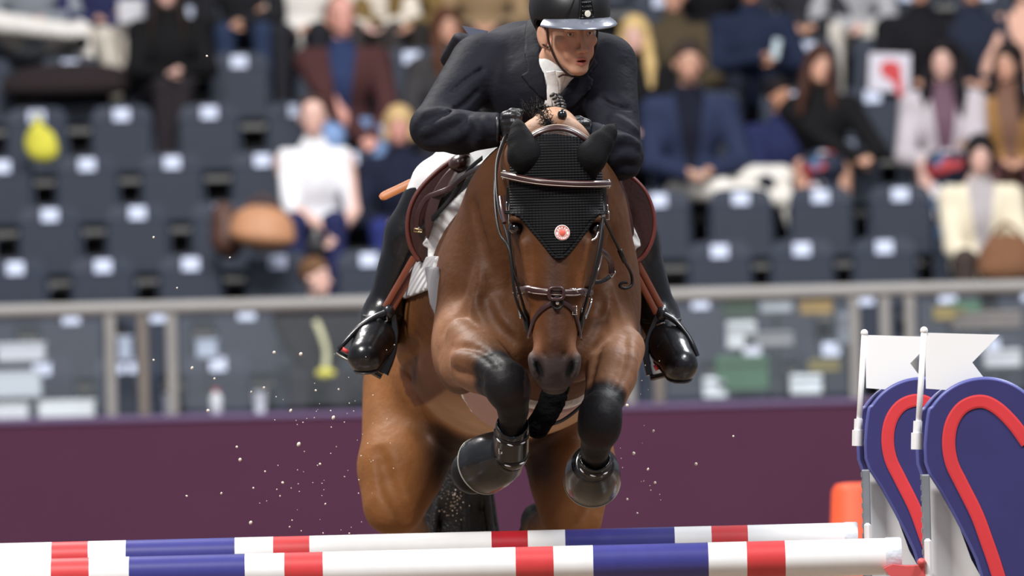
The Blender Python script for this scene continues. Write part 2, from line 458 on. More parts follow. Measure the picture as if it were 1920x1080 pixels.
LEFT = {0: [-90, 75, 235, 405, 575], 1: [-35, 130, 295, 460, 625], 2: [25, 190, 355, 518, 690], 3: [-75, 90, 255, 415, 580, 745], 4: [0, 160, 320, 490, 655],
        5: [-95, 65, 225, 390, 555, 720], 6: [-40, 128, 285, 446, 610, 770], 7: [20, 180, 345, 510, 670, 830], 8: [-30, 120, 280, 440, 600, 760, 900], 9: [40, 200, 360, 520, 680, 840]}
RIGHT = {0: [1255, 1410, 1560, 1715, 1860], 1: [1314, 1469, 1624, 1779, 1935], 2: [1350, 1505, 1660, 1815], 3: [1235, 1390, 1540, 1690, 1845], 4: [1280, 1435, 1590, 1745, 1900],
         5: [1180, 1330, 1485, 1638, 1790, 1940], 6: [1210, 1360, 1514, 1658, 1815], 7: [1240, 1390, 1545, 1700, 1850], 8: [1120, 1280, 1430, 1580, 1730, 1880], 9: [1160, 1310, 1465, 1620, 1770, 1920]}
SEATS = {}
for side, tab in (('left', LEFT), ('right', RIGHT)):
    for k, l in tab.items():
        for i, px in enumerate(l):
            p = W(px, ROWPY[k], row_y(k)); s = seat0 if not used[0] else dup(seat0); used[0] = True
            s.location = (p[0], row_y(k), ROWZ[k] - .85)
            tag(s, 'charcoal folding seat %s of the horse, %s row up, %s from the left' % (side, ORD[k], ORD[i]), 'seat', 'charcoal folding seats in the grandstand')
            SEATS[(side, k, i)] = s

# ================================================================== THE JUMP
mWhiteP = mat('gloss_white_paint', (236, 236, 236), .35, noise=.03, nscale=20, coat=.2)
mRedP = mat('gloss_red_paint', (204, 60, 62), .38, noise=.06, nscale=20, coat=.2)
mRedD = mat('gloss_deep_red_paint', (176, 22, 38), .38, noise=.06, nscale=20, coat=.2)
mBlueP = mat('gloss_blue_paint', (56, 56, 128), .33, noise=.08, nscale=20, coat=.25)
mCap = mat('pale_tape', (206, 214, 222), .45, noise=.10, nscale=30, bump=.3, bscale=60)
def pole(y, pyc, marks, cols, cap0, r, label):
    zc = W(960, pyc, y)[2]; X = lambda p: W(p, pyc - (p - 960) * .0244, y)[0]
    t = thing('jump_pole', label, 'jump pole', (X((marks[0] + marks[-1]) / 2), y, zc), 'striped rails of the spread fence')
    mb = MB()
    for a, b, c in zip(marks[:-1], marks[1:], cols):
        mb.cur = c; n = 2; mb.tube([(X(a), y, zc), (X(b), y, zc)], r, 40, cap=False)
    mb.build('rail', [mWhiteP, mRedP, mBlueP, mRedD], t, auto=50)
    for a, b in ((marks[-1], cap0), (marks[0], marks[0] - (cap0 - marks[-1]))):
        mb = MB(); sg = 1 if b > a else -1; L = abs(X(b) - X(a))
        mb.lathe([(r * .9, 0), (r * 1.01, .0), (r * 1.03, .004), (r * 1.03, L - .004), (r * .97, L), (r * .6, L + .001)], (X(a), y, zc), (sg, 0, 0), 40); mb.build('end_cap', mCap, t, auto=40)
    return zc, X
YF, YB = -1.0, .32
zF, XF = pole(YF, 1060.5, [-88, 97, 168, 243, 460, 534, 606, 967, 1038, 1112, 1328, 1400, 1472, 1660], [0, 1, 0, 2, 0, 1, 0, 1, 0, 2, 0, 1, 0], 1690, .0515, 'near striped jump rail with its bright red band below the horse, in front')
zB, XB = pole(YB, 1027, [-90, 98, 166, 237, 441, 513, 581, 922, 990, 1060, 1265, 1334, 1402, 1583], [0, 1, 0, 2, 0, 1, 0, 3, 0, 2, 0, 1, 0], 1608, .0500, 'far striped jump rail with a deep red centre band, just behind the near one')

mWingB = mat('blue_wing_panel', (50, 48, 104), .5, noise=.06, nscale=12)
mWingEdge = mat('blue_panel_rim', (88, 92, 158), .4)
mStripe = mat('red_wing_stripe', (212, 56, 62), .5, noise=.05)
mAlu = mat('grey_aluminium', (150, 156, 162), .4, metal=.55, noise=.1)
mFlag = mat('white_flag_plastic', (240, 240, 240), .5)
mCup = mat('coral_red_cup', (206, 84, 84), .5)
def wing(y, dx, dy, label, flaglabel, cuplabel, grp, mirror=None):
    sc = S(y) / S(YF)
    # positions measured on the near standard, reused for the far one at its own distance
    ox, oy = 1733, 830
    def Q(px, py, yy=0.0):
        X = ox + dx + (px - ox) * sc; Y = oy + dy + (py - oy) * sc; p = W(X, Y, y); p[1] = y + yy
        if mirror is not None: p[0] = 2 * mirror - p[0]
        return p
    base = Q(1735, 1080); t = thing('jump_wing', label, 'jump stand', (base[0], y, 0), grp)
    # grey channel post with tooth edge, white post behind
    x0 = Q(1727, 900)[0]; x1 = Q(1742, 900)[0]; xm = (x0 + x1) / 2; wd_ = abs(x1 - x0); ztop = Q(1734, 889)[2]
    mb = MB(); mb.box((xm, y - .03, ztop / 2), (wd_, .05, ztop), bev=.003); mb.build('channel_post', mAlu, t, smooth=False)
    mb = MB()
    for i in range(int(ztop / .03)): mb.box((xm - math.copysign(wd_ / 2, x1 - x0), y - .035, .03 + i * .03), (.006, .03, .014))
    tag(mb.build('hole_strip', mAlu, t, smooth=False), kind='stuff')
    tri = [Q(1742, 870, .02), Q(1750, 880, .02), Q(1768, 920, .02), Q(1800, 990, .02), Q(1822, 1050, .02), Q(1850, 1100, .02)]
    zb = .05; e = Q(1900, 1100, .02); tri += [V(e[0], e[1], zb), V(tri[0][0], e[1], zb)]
    mb = MB(); mb.prism(tri, (0, 1, 0), .03); mb.build('white_panel', mWhiteP, t, smooth=False)
    # blue teardrop panels
    def tear(sh, r=0):
        cx, cy, R0 = 1846 + sh, 826, 114 - r
        P = []
        for a in np.linspace(205, 385, 26):
            P.append((cx + R0 * math.cos(math.radians(a)) * 1.0, cy + R0 * math.sin(math.radians(a))))
        k = r / 114
        P += [(cx + 122 - r, cy + 60), (cx + 116 - r, cy + 150), (cx + 106 - r, cy + 300), (cx + 90 - r, cy + 620), (cx + 55 - r, cy + 720), (cx + 20, cy + 720)]
        P += [(cx + 5 + r, cy + 640), (cx + 14 + r, cy + 400), (cx - 2 + r, cy + 255), (cx - 40 + r, cy + 165), (cx - 78 + r * .95, cy + 95), (cx - 108 + r * .95, cy + 40)]
        return np.array(P)
    T = catmull(tear(0), 3, True)
    mb = MB(); mb.prism([Q(a, b, -.02) for a, b in T], (0, 1, 0), .022); mb.build('blue_panel', mWingB, t, smooth=False)
    mb = MB(); mb.tube([Q(a, b, -.008) for a, b in T], .0085, 8, closed=True); mb.build('panel_rim', mWingEdge, t)
    T2 = catmull(tear(-12), 3, True)
    mb = MB(); mb.prism([Q(a, b + 4, .07) for a, b in T2], (0, 1, 0), .022); mb.build('rear_panel', mWingB, t, smooth=False)
    mb = MB(); mb.tube([Q(a, b + 4, .082) for a, b in T2], .0085, 8, closed=True); mb.build('rear_panel_rim', mWingEdge, t)
    # red stripe loop, inset relief on the panel
    st = [(1925, 830), (1900, 795), (1868, 764), (1838, 752), (1806, 762), (1785, 790), (1778, 828), (1784, 868), (1802, 906), (1830, 962), (1848, 1010), (1866, 1062), (1875, 1100), (1880, 1180), (1884, 1400)]
    Pst = np.array([Q(a, b, -.021) for a, b in st]); mb = MB(); mb.ribbon(Pst, (0, -1, 0), .037, .003, 6); mb.build('red_stripe', mStripe, t, smooth=False)
    mb = MB(); mb.box((Q(1780, 900)[0], y + .1, .03), (.12, .6, .06), bev=.01); mb.build('foot', mWhiteP, t, smooth=False); mb = MB(); mb.box((Q(1900, 900)[0], y + .1, .03), (.12, .6, .06), bev=.01); mb.build('foot', mWhiteP, t, smooth=False)
    # flag on its stick
    b0 = Q(1722, 832, .03)
    f = thing('jump_flag', flaglabel, 'flag', b0, 'white swallow-tailed flags on the jump stands')
    mb = MB(); mb.tube([Q(1721, 830, .03), Q(1733.5, 622, .03)], .0085, 12); mb.ell(Q(1733.5, 620, .03), (.011, .011, .011)); mb.build('flag_stick', mFlag, f)
    fl = [(1735, 624), (1875, 628), (1824, 680), (1868, 738), (1737, 729)]
    mb = MB(); mb.prism([Q(a, b, .026) for a, b in fl], (0, 1, 0), .006); mb.build('flag_sheet', mFlag, f, smooth=False)
    mb = MB(); mb.tube([Q(1720, 842, .03), Q(1722, 790, .03)], .0125, 12); mb.tube([Q(1720, 843, .03), Q(1720.5, 812, .03)], .0165, 12); mb.build('flag_holder', mFlag, f, auto=40)
    # cup
    cz = zF if y == YF else zB
    cx = (x0 + x1) / 2; sg = -1 if mirror is None else 1
    c = thing('jump_cup', cuplabel, 'jump cup', (cx, y - .07, cz), 'pole cups on the jump stands')
    mb = MB(); pr = [(sg * .11, -.05), (sg * .08, -.062), (0, -.062), (-sg * .0, -.025), (sg * .06, -.025), (sg * .1, -.02), (sg * .125, -.03)]
    mb.prism([(cx + a, y - .085, cz + b) for a, b in pr], (0, 1, 0), .09); mb.build('cup_shelf', mCup, c, smooth=False)
    mb = MB(); mb.box((cx - sg * .0, y - .075, cz - .01), (.02, .03, .12), bev=.006); mb.build('cup_bracket', mWhiteP, c, smooth=False)
    mb = MB(); mb.ell((cx + sg * .02, y - .09, cz - .015), (.012, .02, .012)); mb.build('cup_pin', mCup, c)
wing(YF, 0, 0, 'near blue teardrop jump stand with red loop stripe, at the right edge', 'white swallow-tailed flag on the near jump stand', 'coral red cup holding the near rail on the near right stand', 'blue teardrop jump stands')
wing(YB, -112, -6, 'far blue teardrop jump stand partly hidden behind the near one', 'white flag on the far jump stand, notch showing behind the near stick', 'coral red cup holding the far rail on the far right stand', 'blue teardrop jump stands')

wing(YF, 0, 0, 'near blue teardrop jump stand at the far left end, outside the picture', 'white flag on the near left jump stand, outside the picture', 'coral red cup under the left end of the near rail', 'blue teardrop jump stands', XF(786))
wing(YB, -112, -6, 'far blue teardrop jump stand at the left end, outside the picture', 'white flag on the far left jump stand, outside the picture', 'coral red cup under the left end of the far rail', 'blue teardrop jump stands', XB(746))
# orange cone standing out of focus behind the far stand
mOr = mat('orange_plastic', (235, 88, 48), .5)
p = W(1600, 925, 9.0); c = thing('traffic_cone', 'blurred orange cone standing on the sand behind the far jump stand', 'cone', (p[0], 9.0, 0))
h = p[2] + .04; mb = MB(); mb.lathe([(.17, .03), (.15, .06), (.085, h - .03), (.07, h - .005), (.04, h)], (p[0], 9, 0), (0, 0, 1), 24); mb.build('cone_body', mOr, c, auto=40)
mb = MB(); mb.box((p[0], 9, .015), (.42, .42, .03), bev=.01); mb.build('cone_base', mOr, c, smooth=False)
# ================================================================== THE HORSE
def K(px, py, y): return W(px, py, y)
H = SDF()
def hrc(a, b, k=.03, op='+', g=0, flat=None):
    H.rc(K(*a[:3]), K(*b[:3]), a[3] / S(a[2]), b[3] / S(b[2]), k, op, g, flat)
def hel(c, r, R=None, k=.03, op='+', g=0):
    s = S(c[2]); H.ell(K(*c), (r[0] / s, r[1], r[2] / s), R, k, op, g)
# trunk (g=0)
hel((1012, 560, .28), (168, .30, 205), k=.05)                      # breast
hel((990, 545, .75), (212, .50, 225), k=.08)                       # ribcage
hel((962, 612, .98), (226, .52, 211), k=.08)                       # belly
hel((925, 690, 1.45), (205, .46, 200), k=.07)                      # croup
hel((868, 545, .30), (52, .20, 120), rotm(0, 8, 0), k=.07)         # shoulder blades
hel((1148, 545, .30), (46, .20, 120), rotm(0, -8, 0), k=.07)
hrc((1000, 345, .55, 60), (985, 380, 1.0, 60), k=.08)              # withers
hel((955, 640, .02), (72, .12, 78), k=.05)                         # pectorals
hel((1070, 640, .02), (72, .12, 78), k=.05)
hel((862, 650, .16), (54, .16, 90), k=.04); hel((1150, 655, .16), (46, .16, 88), k=.04)
hrc((1013, 540, -.11, 10), (1013, 690, -.13, 14), k=.05, op='-')
for sx in (-1, 1):
    hrc((1018 + sx * 75, 430, .03, 26), (1015 + sx * 112, 570, .02, 26), k=.08)
    hrc((1013 + sx * 130, 470, .0, 7), (1013 + sx * 150, 600, .0, 9), k=.03, op='-')    # groove between them
# neck
hrc((1036, 292, -.10, 80), (1022, 400, .18, 140), k=.08, g=1, flat=None)
hrc((1022, 400, .18, 138), (1012, 500, .40, 165), k=.10, g=1)
hrc((1040, 246, .0, 46), (1030, 280, .42, 58), k=.04, g=1)          # crest
hrc((1030, 285, .42, 60), (1000, 350, .70, 66), k=.08, g=1)
# hind limbs
hrc((790, 735, 1.50, 112), (752, 880, 1.28, 76), k=.045, g=2)
hrc((752, 880, 1.28, 74), (738, 950, 1.20, 50), k=.06, g=2)
hrc((738, 945, 1.22, 50), (775, 1015, 1.70, 34), k=.05, g=2)       # gaskin
hrc((1040, 750, 1.50, 112), (1068, 880, 1.28, 80), k=.045, g=2)
hrc((1068, 880, 1.28, 78), (1072, 975, 1.20, 50), k=.06, g=2)
hrc((1072, 965, 1.22, 50), (1015, 1000, 1.70, 34), k=.05, g=2)
for (x0, y0, s) in ((778, 1000, 1), (1008, 975, -1)):
    hrc((x0, y0, 1.72, 32), (x0 + 6 * s, y0 + 26, 1.80, 25), k=.03, g=2)          # hock
    hrc((x0 + 6 * s, y0 + 26, 1.80, 24), (x0 + 14 * s, y0 + 160, 2.0, 18), k=.03, g=2)   # cannon
    hrc((x0 + 14 * s, y0 + 160, 2.0, 25), (x0 + 18 * s, y0 + 205, 2.08, 20), k=.03, g=2)
    hrc((x0 + 18 * s, y0 + 205, 2.08, 26), (x0 + 20 * s, y0 + 250, 2.06, 36), k=.02, g=2)
hel((925, 900, 1.35), (52, .5, 90), k=.07, op='-')                  # space between the thighs
# fore limbs (g=3): left in the picture, then right
hrc((868, 650, .08, 46), (900, 682, -.10, 50), k=.012, g=3)
hrc((866, 628, .0, 30), (945, 706, -.28, 30), k=.018, g=3)
hrc((862, 690, .04, 34), (928, 712, -.22, 24), k=.03, g=3)
hrc((900, 680, -.10, 50), (948, 722, -.27, 37), k=.03, g=3)
hel((951, 722, -.29), (42, .060, 44), k=.025, g=3)                  # knee
hrc((958, 742, -.28, 36), (962, 768, -.24, 28), k=.02, g=3)
hrc((962, 768, -.24, 25), (958, 838, -.13, 26), k=.02, g=3)        # cannon
hrc((958, 838, -.13, 31), (925, 862, -.08, 29), k=.02, g=3)        # fetlock, pastern
hrc((925, 862, -.08, 31), (888, 884, -.01, 43), k=.01, g=3)        # hoof
hrc((1162, 655, .08, 46), (1146, 700, -.08, 44), k=.014, g=3)
hrc((1176, 650, .06, 26), (1150, 740, -.14, 22), k=.03, g=3)
hrc((1146, 700, -.08, 44), (1128, 765, -.22, 36), k=.03, g=3)
hel((1125, 788, -.25), (42, .060, 50), k=.025, g=3)
hrc((1122, 812, -.24, 36), (1117, 838, -.20, 26), k=.02, g=3)
hrc((1117, 838, -.20, 25), (1113, 866, -.12, 25), k=.02, g=3)
hrc((1113, 866, -.12, 30), (1111, 884, -.08, 30), k=.02, g=3)
hrc((1111, 884, -.08, 31), (1110, 905, -.02, 42), k=.01, g=3)
# head (g=4)
YH = -.30
hrc((1042, 470, YH - .035, 54), (1040, 610, YH - .085, 37), k=.03, g=4)
hel((1042, 345, YH + .04), (84, .13, 110), k=.03, g=4)              # skull, forehead
hel((1043, 425, YH + .02), (84, .13, 80), k=.04, g=4)               # eye level
hrc((1042, 470, YH + .02, 66), (1040, 580, YH - .02, 46), k=.04, g=4, flat=((0, 1, 0), .85))
hrc((1040, 560, YH - .04, 44), (1040, 665, YH - .10, 38), k=.03, g=4, flat=((0, 1, 0), .9))
hrc((1042, 440, YH - .085, 30), (1040, 640, YH - .150, 22), k=.04, g=4)      # nasal bone
hel((990, 470, YH + .11), (30, .12, 75), k=.04, g=4); hel((1094, 470, YH + .11), (30, .12, 75), k=.04, g=4)   # jaw discs
hrc((1042, 470, YH + .13, 40), (1040, 690, YH + .02, 24), k=.04, g=4)
hel((1040, 682, YH - .11), (41, .062, 44), k=.03, g=4)              # muzzle
hel((1012, 678, YH - .125), (17, .03, 30), rotm(0, 12, 0), k=.012, g=4); hel((1068, 678, YH - .125), (17, .03, 30), rotm(0, -12, 0), k=.012, g=4)
hel((1040, 716, YH - .10), (34, .045, 15), k=.012, g=4); hel((1040, 728, YH - .07), (24, .035, 12), k=.01, g=4)
for sx in (-1, 1):
    cx = 1042 + sx * 72
    hel((cx, 412, YH - .055), (17, .028, 13), rotm(0, sx * 18, 0), k=.02, g=4)                  # brow over the eye
    hel((1042 + sx * 79, 429, YH - .066), (16, .026, 12), rotm(0, sx * 18, sx * 30), k=.012, op='-', g=4)
    hrc((1042 + sx * 62, 455, YH - .085, 6), (1040 + sx * 44, 560, YH - .10, 4), k=.03, g=4)    # facial crest
    hel((1040 + sx * 31, 690, YH - .168), (9, .030, 21), rotm(0, sx * 26, 0), k=.014, op='-', g=4)      # nostril
    hel((1040 + sx * 40, 688, YH - .128), (7, .034, 27), rotm(0, sx * 14, 0), k=.012, g=4)
    hrc((1040 + sx * 17, 662, YH - .165, 3), (1040 + sx * 12, 705, YH - .188, 2), k=.012, op='-', g=4)
hrc((1034, 705, YH - .190, 2), (1034, 726, YH - .165, 2), k=.01, op='-', g=4); hrc((1047, 705, YH - .190, 2), (1047, 726, YH - .165, 2), k=.01, op='-', g=4)
hrc((1015, 722, YH - .155, 1.6), (1066, 722, YH - .155, 1.6), k=.006, op='-', g=4)
# ears inside the bonnet
hrc((990, 300, YH + .06, 24), (975, 240, YH + .05, 8), k=.02, g=5); hrc((1100, 300, YH + .06, 24), (1148, 245, YH + .05, 8), k=.02, g=5)

# ------------------------------------------------------------------ finding the surface of the horse
def hit(px, py, sdf, y0=-.9, y1=2.2, off=0.0, gs=None):
    ys = np.linspace(y0, y1, 900); P = np.array([W(px, py, y) for y in (y0, y1)]); Q = P[0] + (P[1] - P[0]) * ((ys - y0) / (y1 - y0))[:, None]
    d = sdf(Q, gs, off); i = np.argmax(d < 0)
    if d[i] >= 0: i = int(np.argmin(d))
    return Q[i]
def drape(pts, sdf, off=.004, y0=-.9, y1=2.2, n=4, gs=None):
    Q = catmull(np.array(pts, float), n) if len(pts) > 2 and n else np.array(pts, float)
    P = np.array([hit(a, b, sdf, y0, y1, 0, gs) for a, b in Q]); N = sdf.grad(P)
    N[:, 1] -= .25; N /= np.linalg.norm(N, axis=1)[:, None]
    for _ in range(2):
        if len(P) > 4: P[1:-1] = .25 * P[:-2] + .5 * P[1:-1] + .25 * P[2:]; N[1:-1] = .25 * N[:-2] + .5 * N[1:-1] + .25 * N[2:]
    return P + N * off, N
def crease(pts, r, dpt, op, k, g=0):
    P = np.array([hit(a, b, H) for a, b in catmull(np.array(pts, float), 3)]); N = H.grad(P); m = len(P) - 1
    for i in range(m):
        w = math.sin(math.pi * (i + .5) / m) ** .5
        H.rc(P[i] + N[i] * dpt, P[i + 1] + N[i + 1] * dpt, r * w, r * w, k, op, g)
for pts, r, dpt, op, k in (([(846, 652), (880, 654), (915, 670), (938, 690)], .006, .002, '-', .020), ([(850, 694), (880, 704), (905, 716)], .006, .002, '-', .018), ([(850, 672), (885, 676), (915, 692)], .013, -.008, '+', .03),
                           ([(1176, 630), (1170, 690), (1150, 732)], .006, .002, '-', .02), ([(1186, 640), (1183, 695), (1160, 745)], .012, -.008, '+', .03), ([(1128, 640), (1112, 690), (1104, 735)], .006, .002, '-', .02),
                           ([(905, 545), (922, 600), (962, 640)], .008, .002, '-', .03), ([(1130, 545), (1112, 610), (1082, 650)], .008, .002, '-', .03), ([(885, 380), (900, 450), (925, 540)], .008, .003, '-', .04), ([(1150, 440), (1140, 510), (1120, 580)], .008, .003, '-', .04),
                           ([(782, 640), (762, 720), (800, 812)], .010, .002, '-', .05), ([(712, 850), (735, 925), (765, 975)], .008, .003, '-', .04), ([(1100, 880), (1086, 940), (1062, 985)], .008, .003, '-', .04)):
    crease(pts, r, dpt, op, k)
# coat colours: bay with black points, clipped paler quarters, painted bounce light on clipped belly
cDark = np.array(lin((62, 37, 20))); cMid = np.array(lin((88, 53, 28))); cGold = np.array(lin((130, 84, 46))); cBelly = np.array(lin((180, 144, 114)))
cBlk = np.array(lin((21, 19, 21))); cGrey = np.array(lin((72, 62, 60))); cFore = np.array(lin((150, 108, 80))); cPatch = np.array(lin((92, 58, 42)))
def ss(x, a, b):
    t = np.clip((x - a) / (b - a + 1e-12), 0, 1); return t * t * (3 - 2 * t)
def zone(P, a, b, ra, rb, soft):
    a = np.asarray(a); b = np.asarray(b); ba = b - a; h = np.clip(((P - a) @ ba) / (ba @ ba + 1e-12), 0, 1)
    d = np.linalg.norm(P - a - h[:, None] * ba, axis=1) - (ra + (rb - ra) * h); return 1 - ss(d, -soft, soft)
def mixc(c, d, w): return c + (np.asarray(d) - c) * w[:, None]
def coat_color(P):
    px, py = PJ(P); n = len(P); c = np.tile(cMid, (n, 1)); y = P[:, 1]; z = P[:, 2]
    nz = (np.sin(P[:, 0] * 23 + 3 * np.sin(P[:, 2] * 17)) + np.sin(P[:, 2] * 31 + P[:, 1] * 19)) * .5
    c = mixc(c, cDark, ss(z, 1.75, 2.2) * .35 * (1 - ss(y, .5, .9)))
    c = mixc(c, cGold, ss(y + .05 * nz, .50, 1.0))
    bellyw = ss(-z, -W(960, 730, 1.)[2] - .06, -W(960, 790, 1.)[2]) * ss(y, .2, .5) * (1 - ss(y, 1.02, 1.14)); c = mixc(c, cBelly, bellyw)
    # inner thighs run dark, with the groin shade painted over them
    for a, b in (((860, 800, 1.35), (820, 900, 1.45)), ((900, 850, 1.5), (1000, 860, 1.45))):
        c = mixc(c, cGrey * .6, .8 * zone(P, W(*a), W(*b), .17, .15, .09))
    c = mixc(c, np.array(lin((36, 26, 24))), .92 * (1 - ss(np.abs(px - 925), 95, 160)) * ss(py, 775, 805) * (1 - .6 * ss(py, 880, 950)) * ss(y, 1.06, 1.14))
    # clipped saddle-patch edge on the near flank
    pd = poly_sd(px, py, [(735, 700), (800, 652), (838, 640), (850, 720), (800, 755), (765, 768), (748, 735)])
    c = mixc(c, cPatch, (1 - ss(pd, -3, 5)) * (P[:, 0] < W(900, 700, .6)[0]) * (y > .35) * (y < 1.2))
    # neck top painted pale for the bright light falling on it
    c = mixc(c, np.array(lin((186, 146, 118))), .8 * ss(z, W(1040, 262, 0)[2], W(1040, 238, 0)[2]) * ss(y, -.2, -.1))
    # forearms paler and tan, knees down black
    for (a, b) in (((860, 640, .05), (905, 700, -.12)), ((1165, 660, .05), (1150, 730, -.12))):
        c = mixc(c, cFore, .85 * zone(P, W(*a), W(*b), .11, .09, .045) * (y < .16))
    blk = np.zeros(n)
    for a, b, ra, rb, sf in (((945, 705, -.28), (960, 800, -.2), .10, .10, .02), ((915, 668, -.16), (945, 705, -.28), .030, .07, .03), ((960, 800, -.2), (890, 880, 0), .10, .12, .02),
                             ((1127, 775, -.24), (1115, 850, -.16), .10, .10, .02), ((1128, 738, -.20), (1127, 775, -.24), .030, .07, .03), ((1115, 850, -.16), (1110, 905, 0), .10, .12, .02)):
        blk = np.maximum(blk, zone(P, W(*a), W(*b), ra, rb, sf))
    for x0, y0 in ((778, 1000), (1008, 975)):
        blk = np.maximum(blk, zone(P, W(x0, y0 - 5, 1.72), W(x0, y0 + 250, 2.05), .075, .12, .03))
    c = mixc(c, cBlk, blk)
    # face: dark mid line, brown cheeks, grey-black muzzle and lips
    hd = (y < -.1) & (py > 230) & (py < 745) & (px > 930) & (px < 1150); hd = (hd & (np.abs(px - 1041) < np.where(py > 575, 58, 110))).astype(float)
    c = mixc(c, np.array(lin((108, 62, 28))), hd * .55 * np.exp(-((np.abs(px - 1041) - 44) / 20) ** 2) * ss(py, 430, 500))
    c = mixc(c, np.array(lin((56, 34, 28))), hd * .75 * np.exp(-((px - 1041) / 16) ** 2) * ss(py, 420, 500))
    c = mixc(c, np.array(lin((150, 104, 76))), hd * .5 * np.exp(-((np.abs(px - 1041) - 34) / 9) ** 2) * ss(py, 610, 640))
    mz = hd * ss(py + 8 * np.abs(px - 1041) / 40, 655, 682); c = mixc(c, np.array(lin((62, 52, 51))), mz)
    for sx in (-1, 1):
        c = mixc(c, cBlk * .3, hd * (1 - ss(np.hypot((px - 1040 - sx * 31 - sx * (690 - py) * .45) / 9, (py - 690) / 21), .6, 1.15)))
        c = mixc(c, cBlk, hd * .9 * (1 - ss(np.hypot((px - 1042 - sx * 76) / 20, (py - 428) / 14), .6, 1.2)))
    return c
mHorse = mat('bay_coat', (130, 80, 45), .58, attr=True, noise=.22, nscale=6, bump=.35, bscale=26, sheen=.0, spec=.22, dist=.012)
horse = thing('horse', 'dark bay horse jumping towards the viewer, knees tucked up over the striped rails', 'horse', W(970, 825, .9))
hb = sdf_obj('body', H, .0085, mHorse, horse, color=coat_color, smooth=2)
mEye = mat('dark_eye', (16, 9, 6), .06, coat=1)
for sx in (-1, 1):
    mb = MB(); mb.ell(K(1042 + sx * 75, 428, YH - .048), (.021, .021, .018)); mb.build('eye', mEye, horse)
mHoof = mat('dark_hoof_horn', (58, 54, 52), .5, noise=.2, nscale=30)
mHair = mat('black_horse_hair', (16, 15, 17), .38, noise=.3, nscale=40, bump=.6, bscale=120)
# tail: a full black switch of many locks
tl = SDF(); tl.chain([(K(905, 640, 1.86), .06), (K(890, 700, 1.98), .07), (K(870, 820, 2.05), .085), (K(860, 920, 2.08), .085), (K(858, 1010, 2.1), .075), (K(862, 1120, 2.12), .04)], k=.03)
for i in range(26):
    a = i * 2.4; rr = .055 + .03 * (i % 3) / 2
    o = np.array([math.cos(a) * rr, math.sin(a) * rr * .8, 0]); e = o * (1.25 + .3 * math.sin(i * 1.7))
    tl.chain([(K(878, 740, 2.0) + o * .8, .014), (K(862, 880, 2.07) + o, .017), (K(857, 1000, 2.1) + e, .014), (K(860, 1120 + 20 * math.sin(i), 2.12) + e * .7, .004)], k=.006)
sdf_obj('tail', tl, .008, mHair, horse)
mb = MB()
for i in range(26):
    a = random.uniform(895, 925); b = a + random.uniform(-18, 22)
    mb.tube([K(a - 14, 860 + random.uniform(-20, 20), 2.05), K(a, 930, 2.07), K(b, 1010 + random.uniform(-20, 40), 2.08)], [.0016, .0014, .0005], 4, n=4)
tag(mb.build('loose_tail_hair', mHair, horse), kind='stuff')
# mane: roached stubble and a stitched plait with a rubber band knob
mBraid = mat('braided_black_hair', (20, 20, 23), .3, bump=.5, bscale=300)
mb = MB()
for j in range(7):
    t = j / 6; c = K(1041 + 8 * math.sin(t * 3.0) + 5 * t, 178 + 36 * t, .10 - .14 * t)
    for sx in (-1, 1): mb.ell(c + V(sx * .0085, 0, 0), (.0095, .012, .0060), rotm(0, sx * 35, 0), 10, 7)
mb.build('plait', mBraid, horse)
mb = MB(); mb.ell(hit(1054, 219, H, gs=(0, 1)) + V(0, -.012, .004), (.014, .014, .017)); mb.build('plait_knob', mat('glossy_black_knob', (8, 8, 9), .12, coat=.8), horse)
mb = MB()
for i in range(620):
    t = random.random(); x = 1003 + 34 * t + random.gauss(0, 6 + 3 * (1 - t)); y = 214 + 26 * t * t - 14 * (1 - t) + random.gauss(0, 5)
    d = .08 - .14 * t; p = K(x, y + 8, d); L = random.uniform(.016, .038) * (1.15 - .5 * t)
    dr = nrm([random.gauss(-.35 + .4 * t, .35), random.gauss(-.3, .3), 1]); q = p + dr * L
    mb.tube([p, (p + q) / 2 + V(random.gauss(0, .002), 0, 0), q], [.0013, .001, .0003], 4, n=0, cap=False)
tag(mb.build('roached_mane', mHair, horse), kind='stuff')
mb = MB()
for i in range(640):
    t = random.random(); x = 1010 + 28 * t + random.gauss(0, 7 - 3 * t); y = 200 + 50 * t + random.gauss(0, 3); p = hit(x, y, H, gs=(0, 1))
    q = p + nrm([random.gauss(-.1, .5), -.7, random.gauss(-.2, .6)]) * random.uniform(.008, .02); mb.tube([p, q], [.0014, .0004], 4, cap=False)
tag(mb.build('forelock_stubble', mHair, horse), kind='stuff')

mLea = mat('dark_brown_leather', (54, 28, 28), .36, noise=.12, nscale=30, coat=.18)
mLeaB = mat('black_leather_strap', (24, 21, 23), .5, spec=.3)
mTan = mat('chestnut_leather', (118, 58, 34), .38, noise=.15, nscale=18, coat=.2)
mSad = mat('saddle_leather', (50, 22, 18), .36, noise=.18, nscale=10, coat=.25, bump=.15, bscale=90)
mSadD = mat('dark_saddle_leather', (52, 27, 24), .42, noise=.18, nscale=10, coat=.15)
mSteel = mat('bright_steel', (225, 225, 222), .15, metal=1)
mBrass = mat('pale_brass', (225, 200, 150), .2, metal=1)
mStitch = mat('cream_stitching', (205, 190, 178), .5)

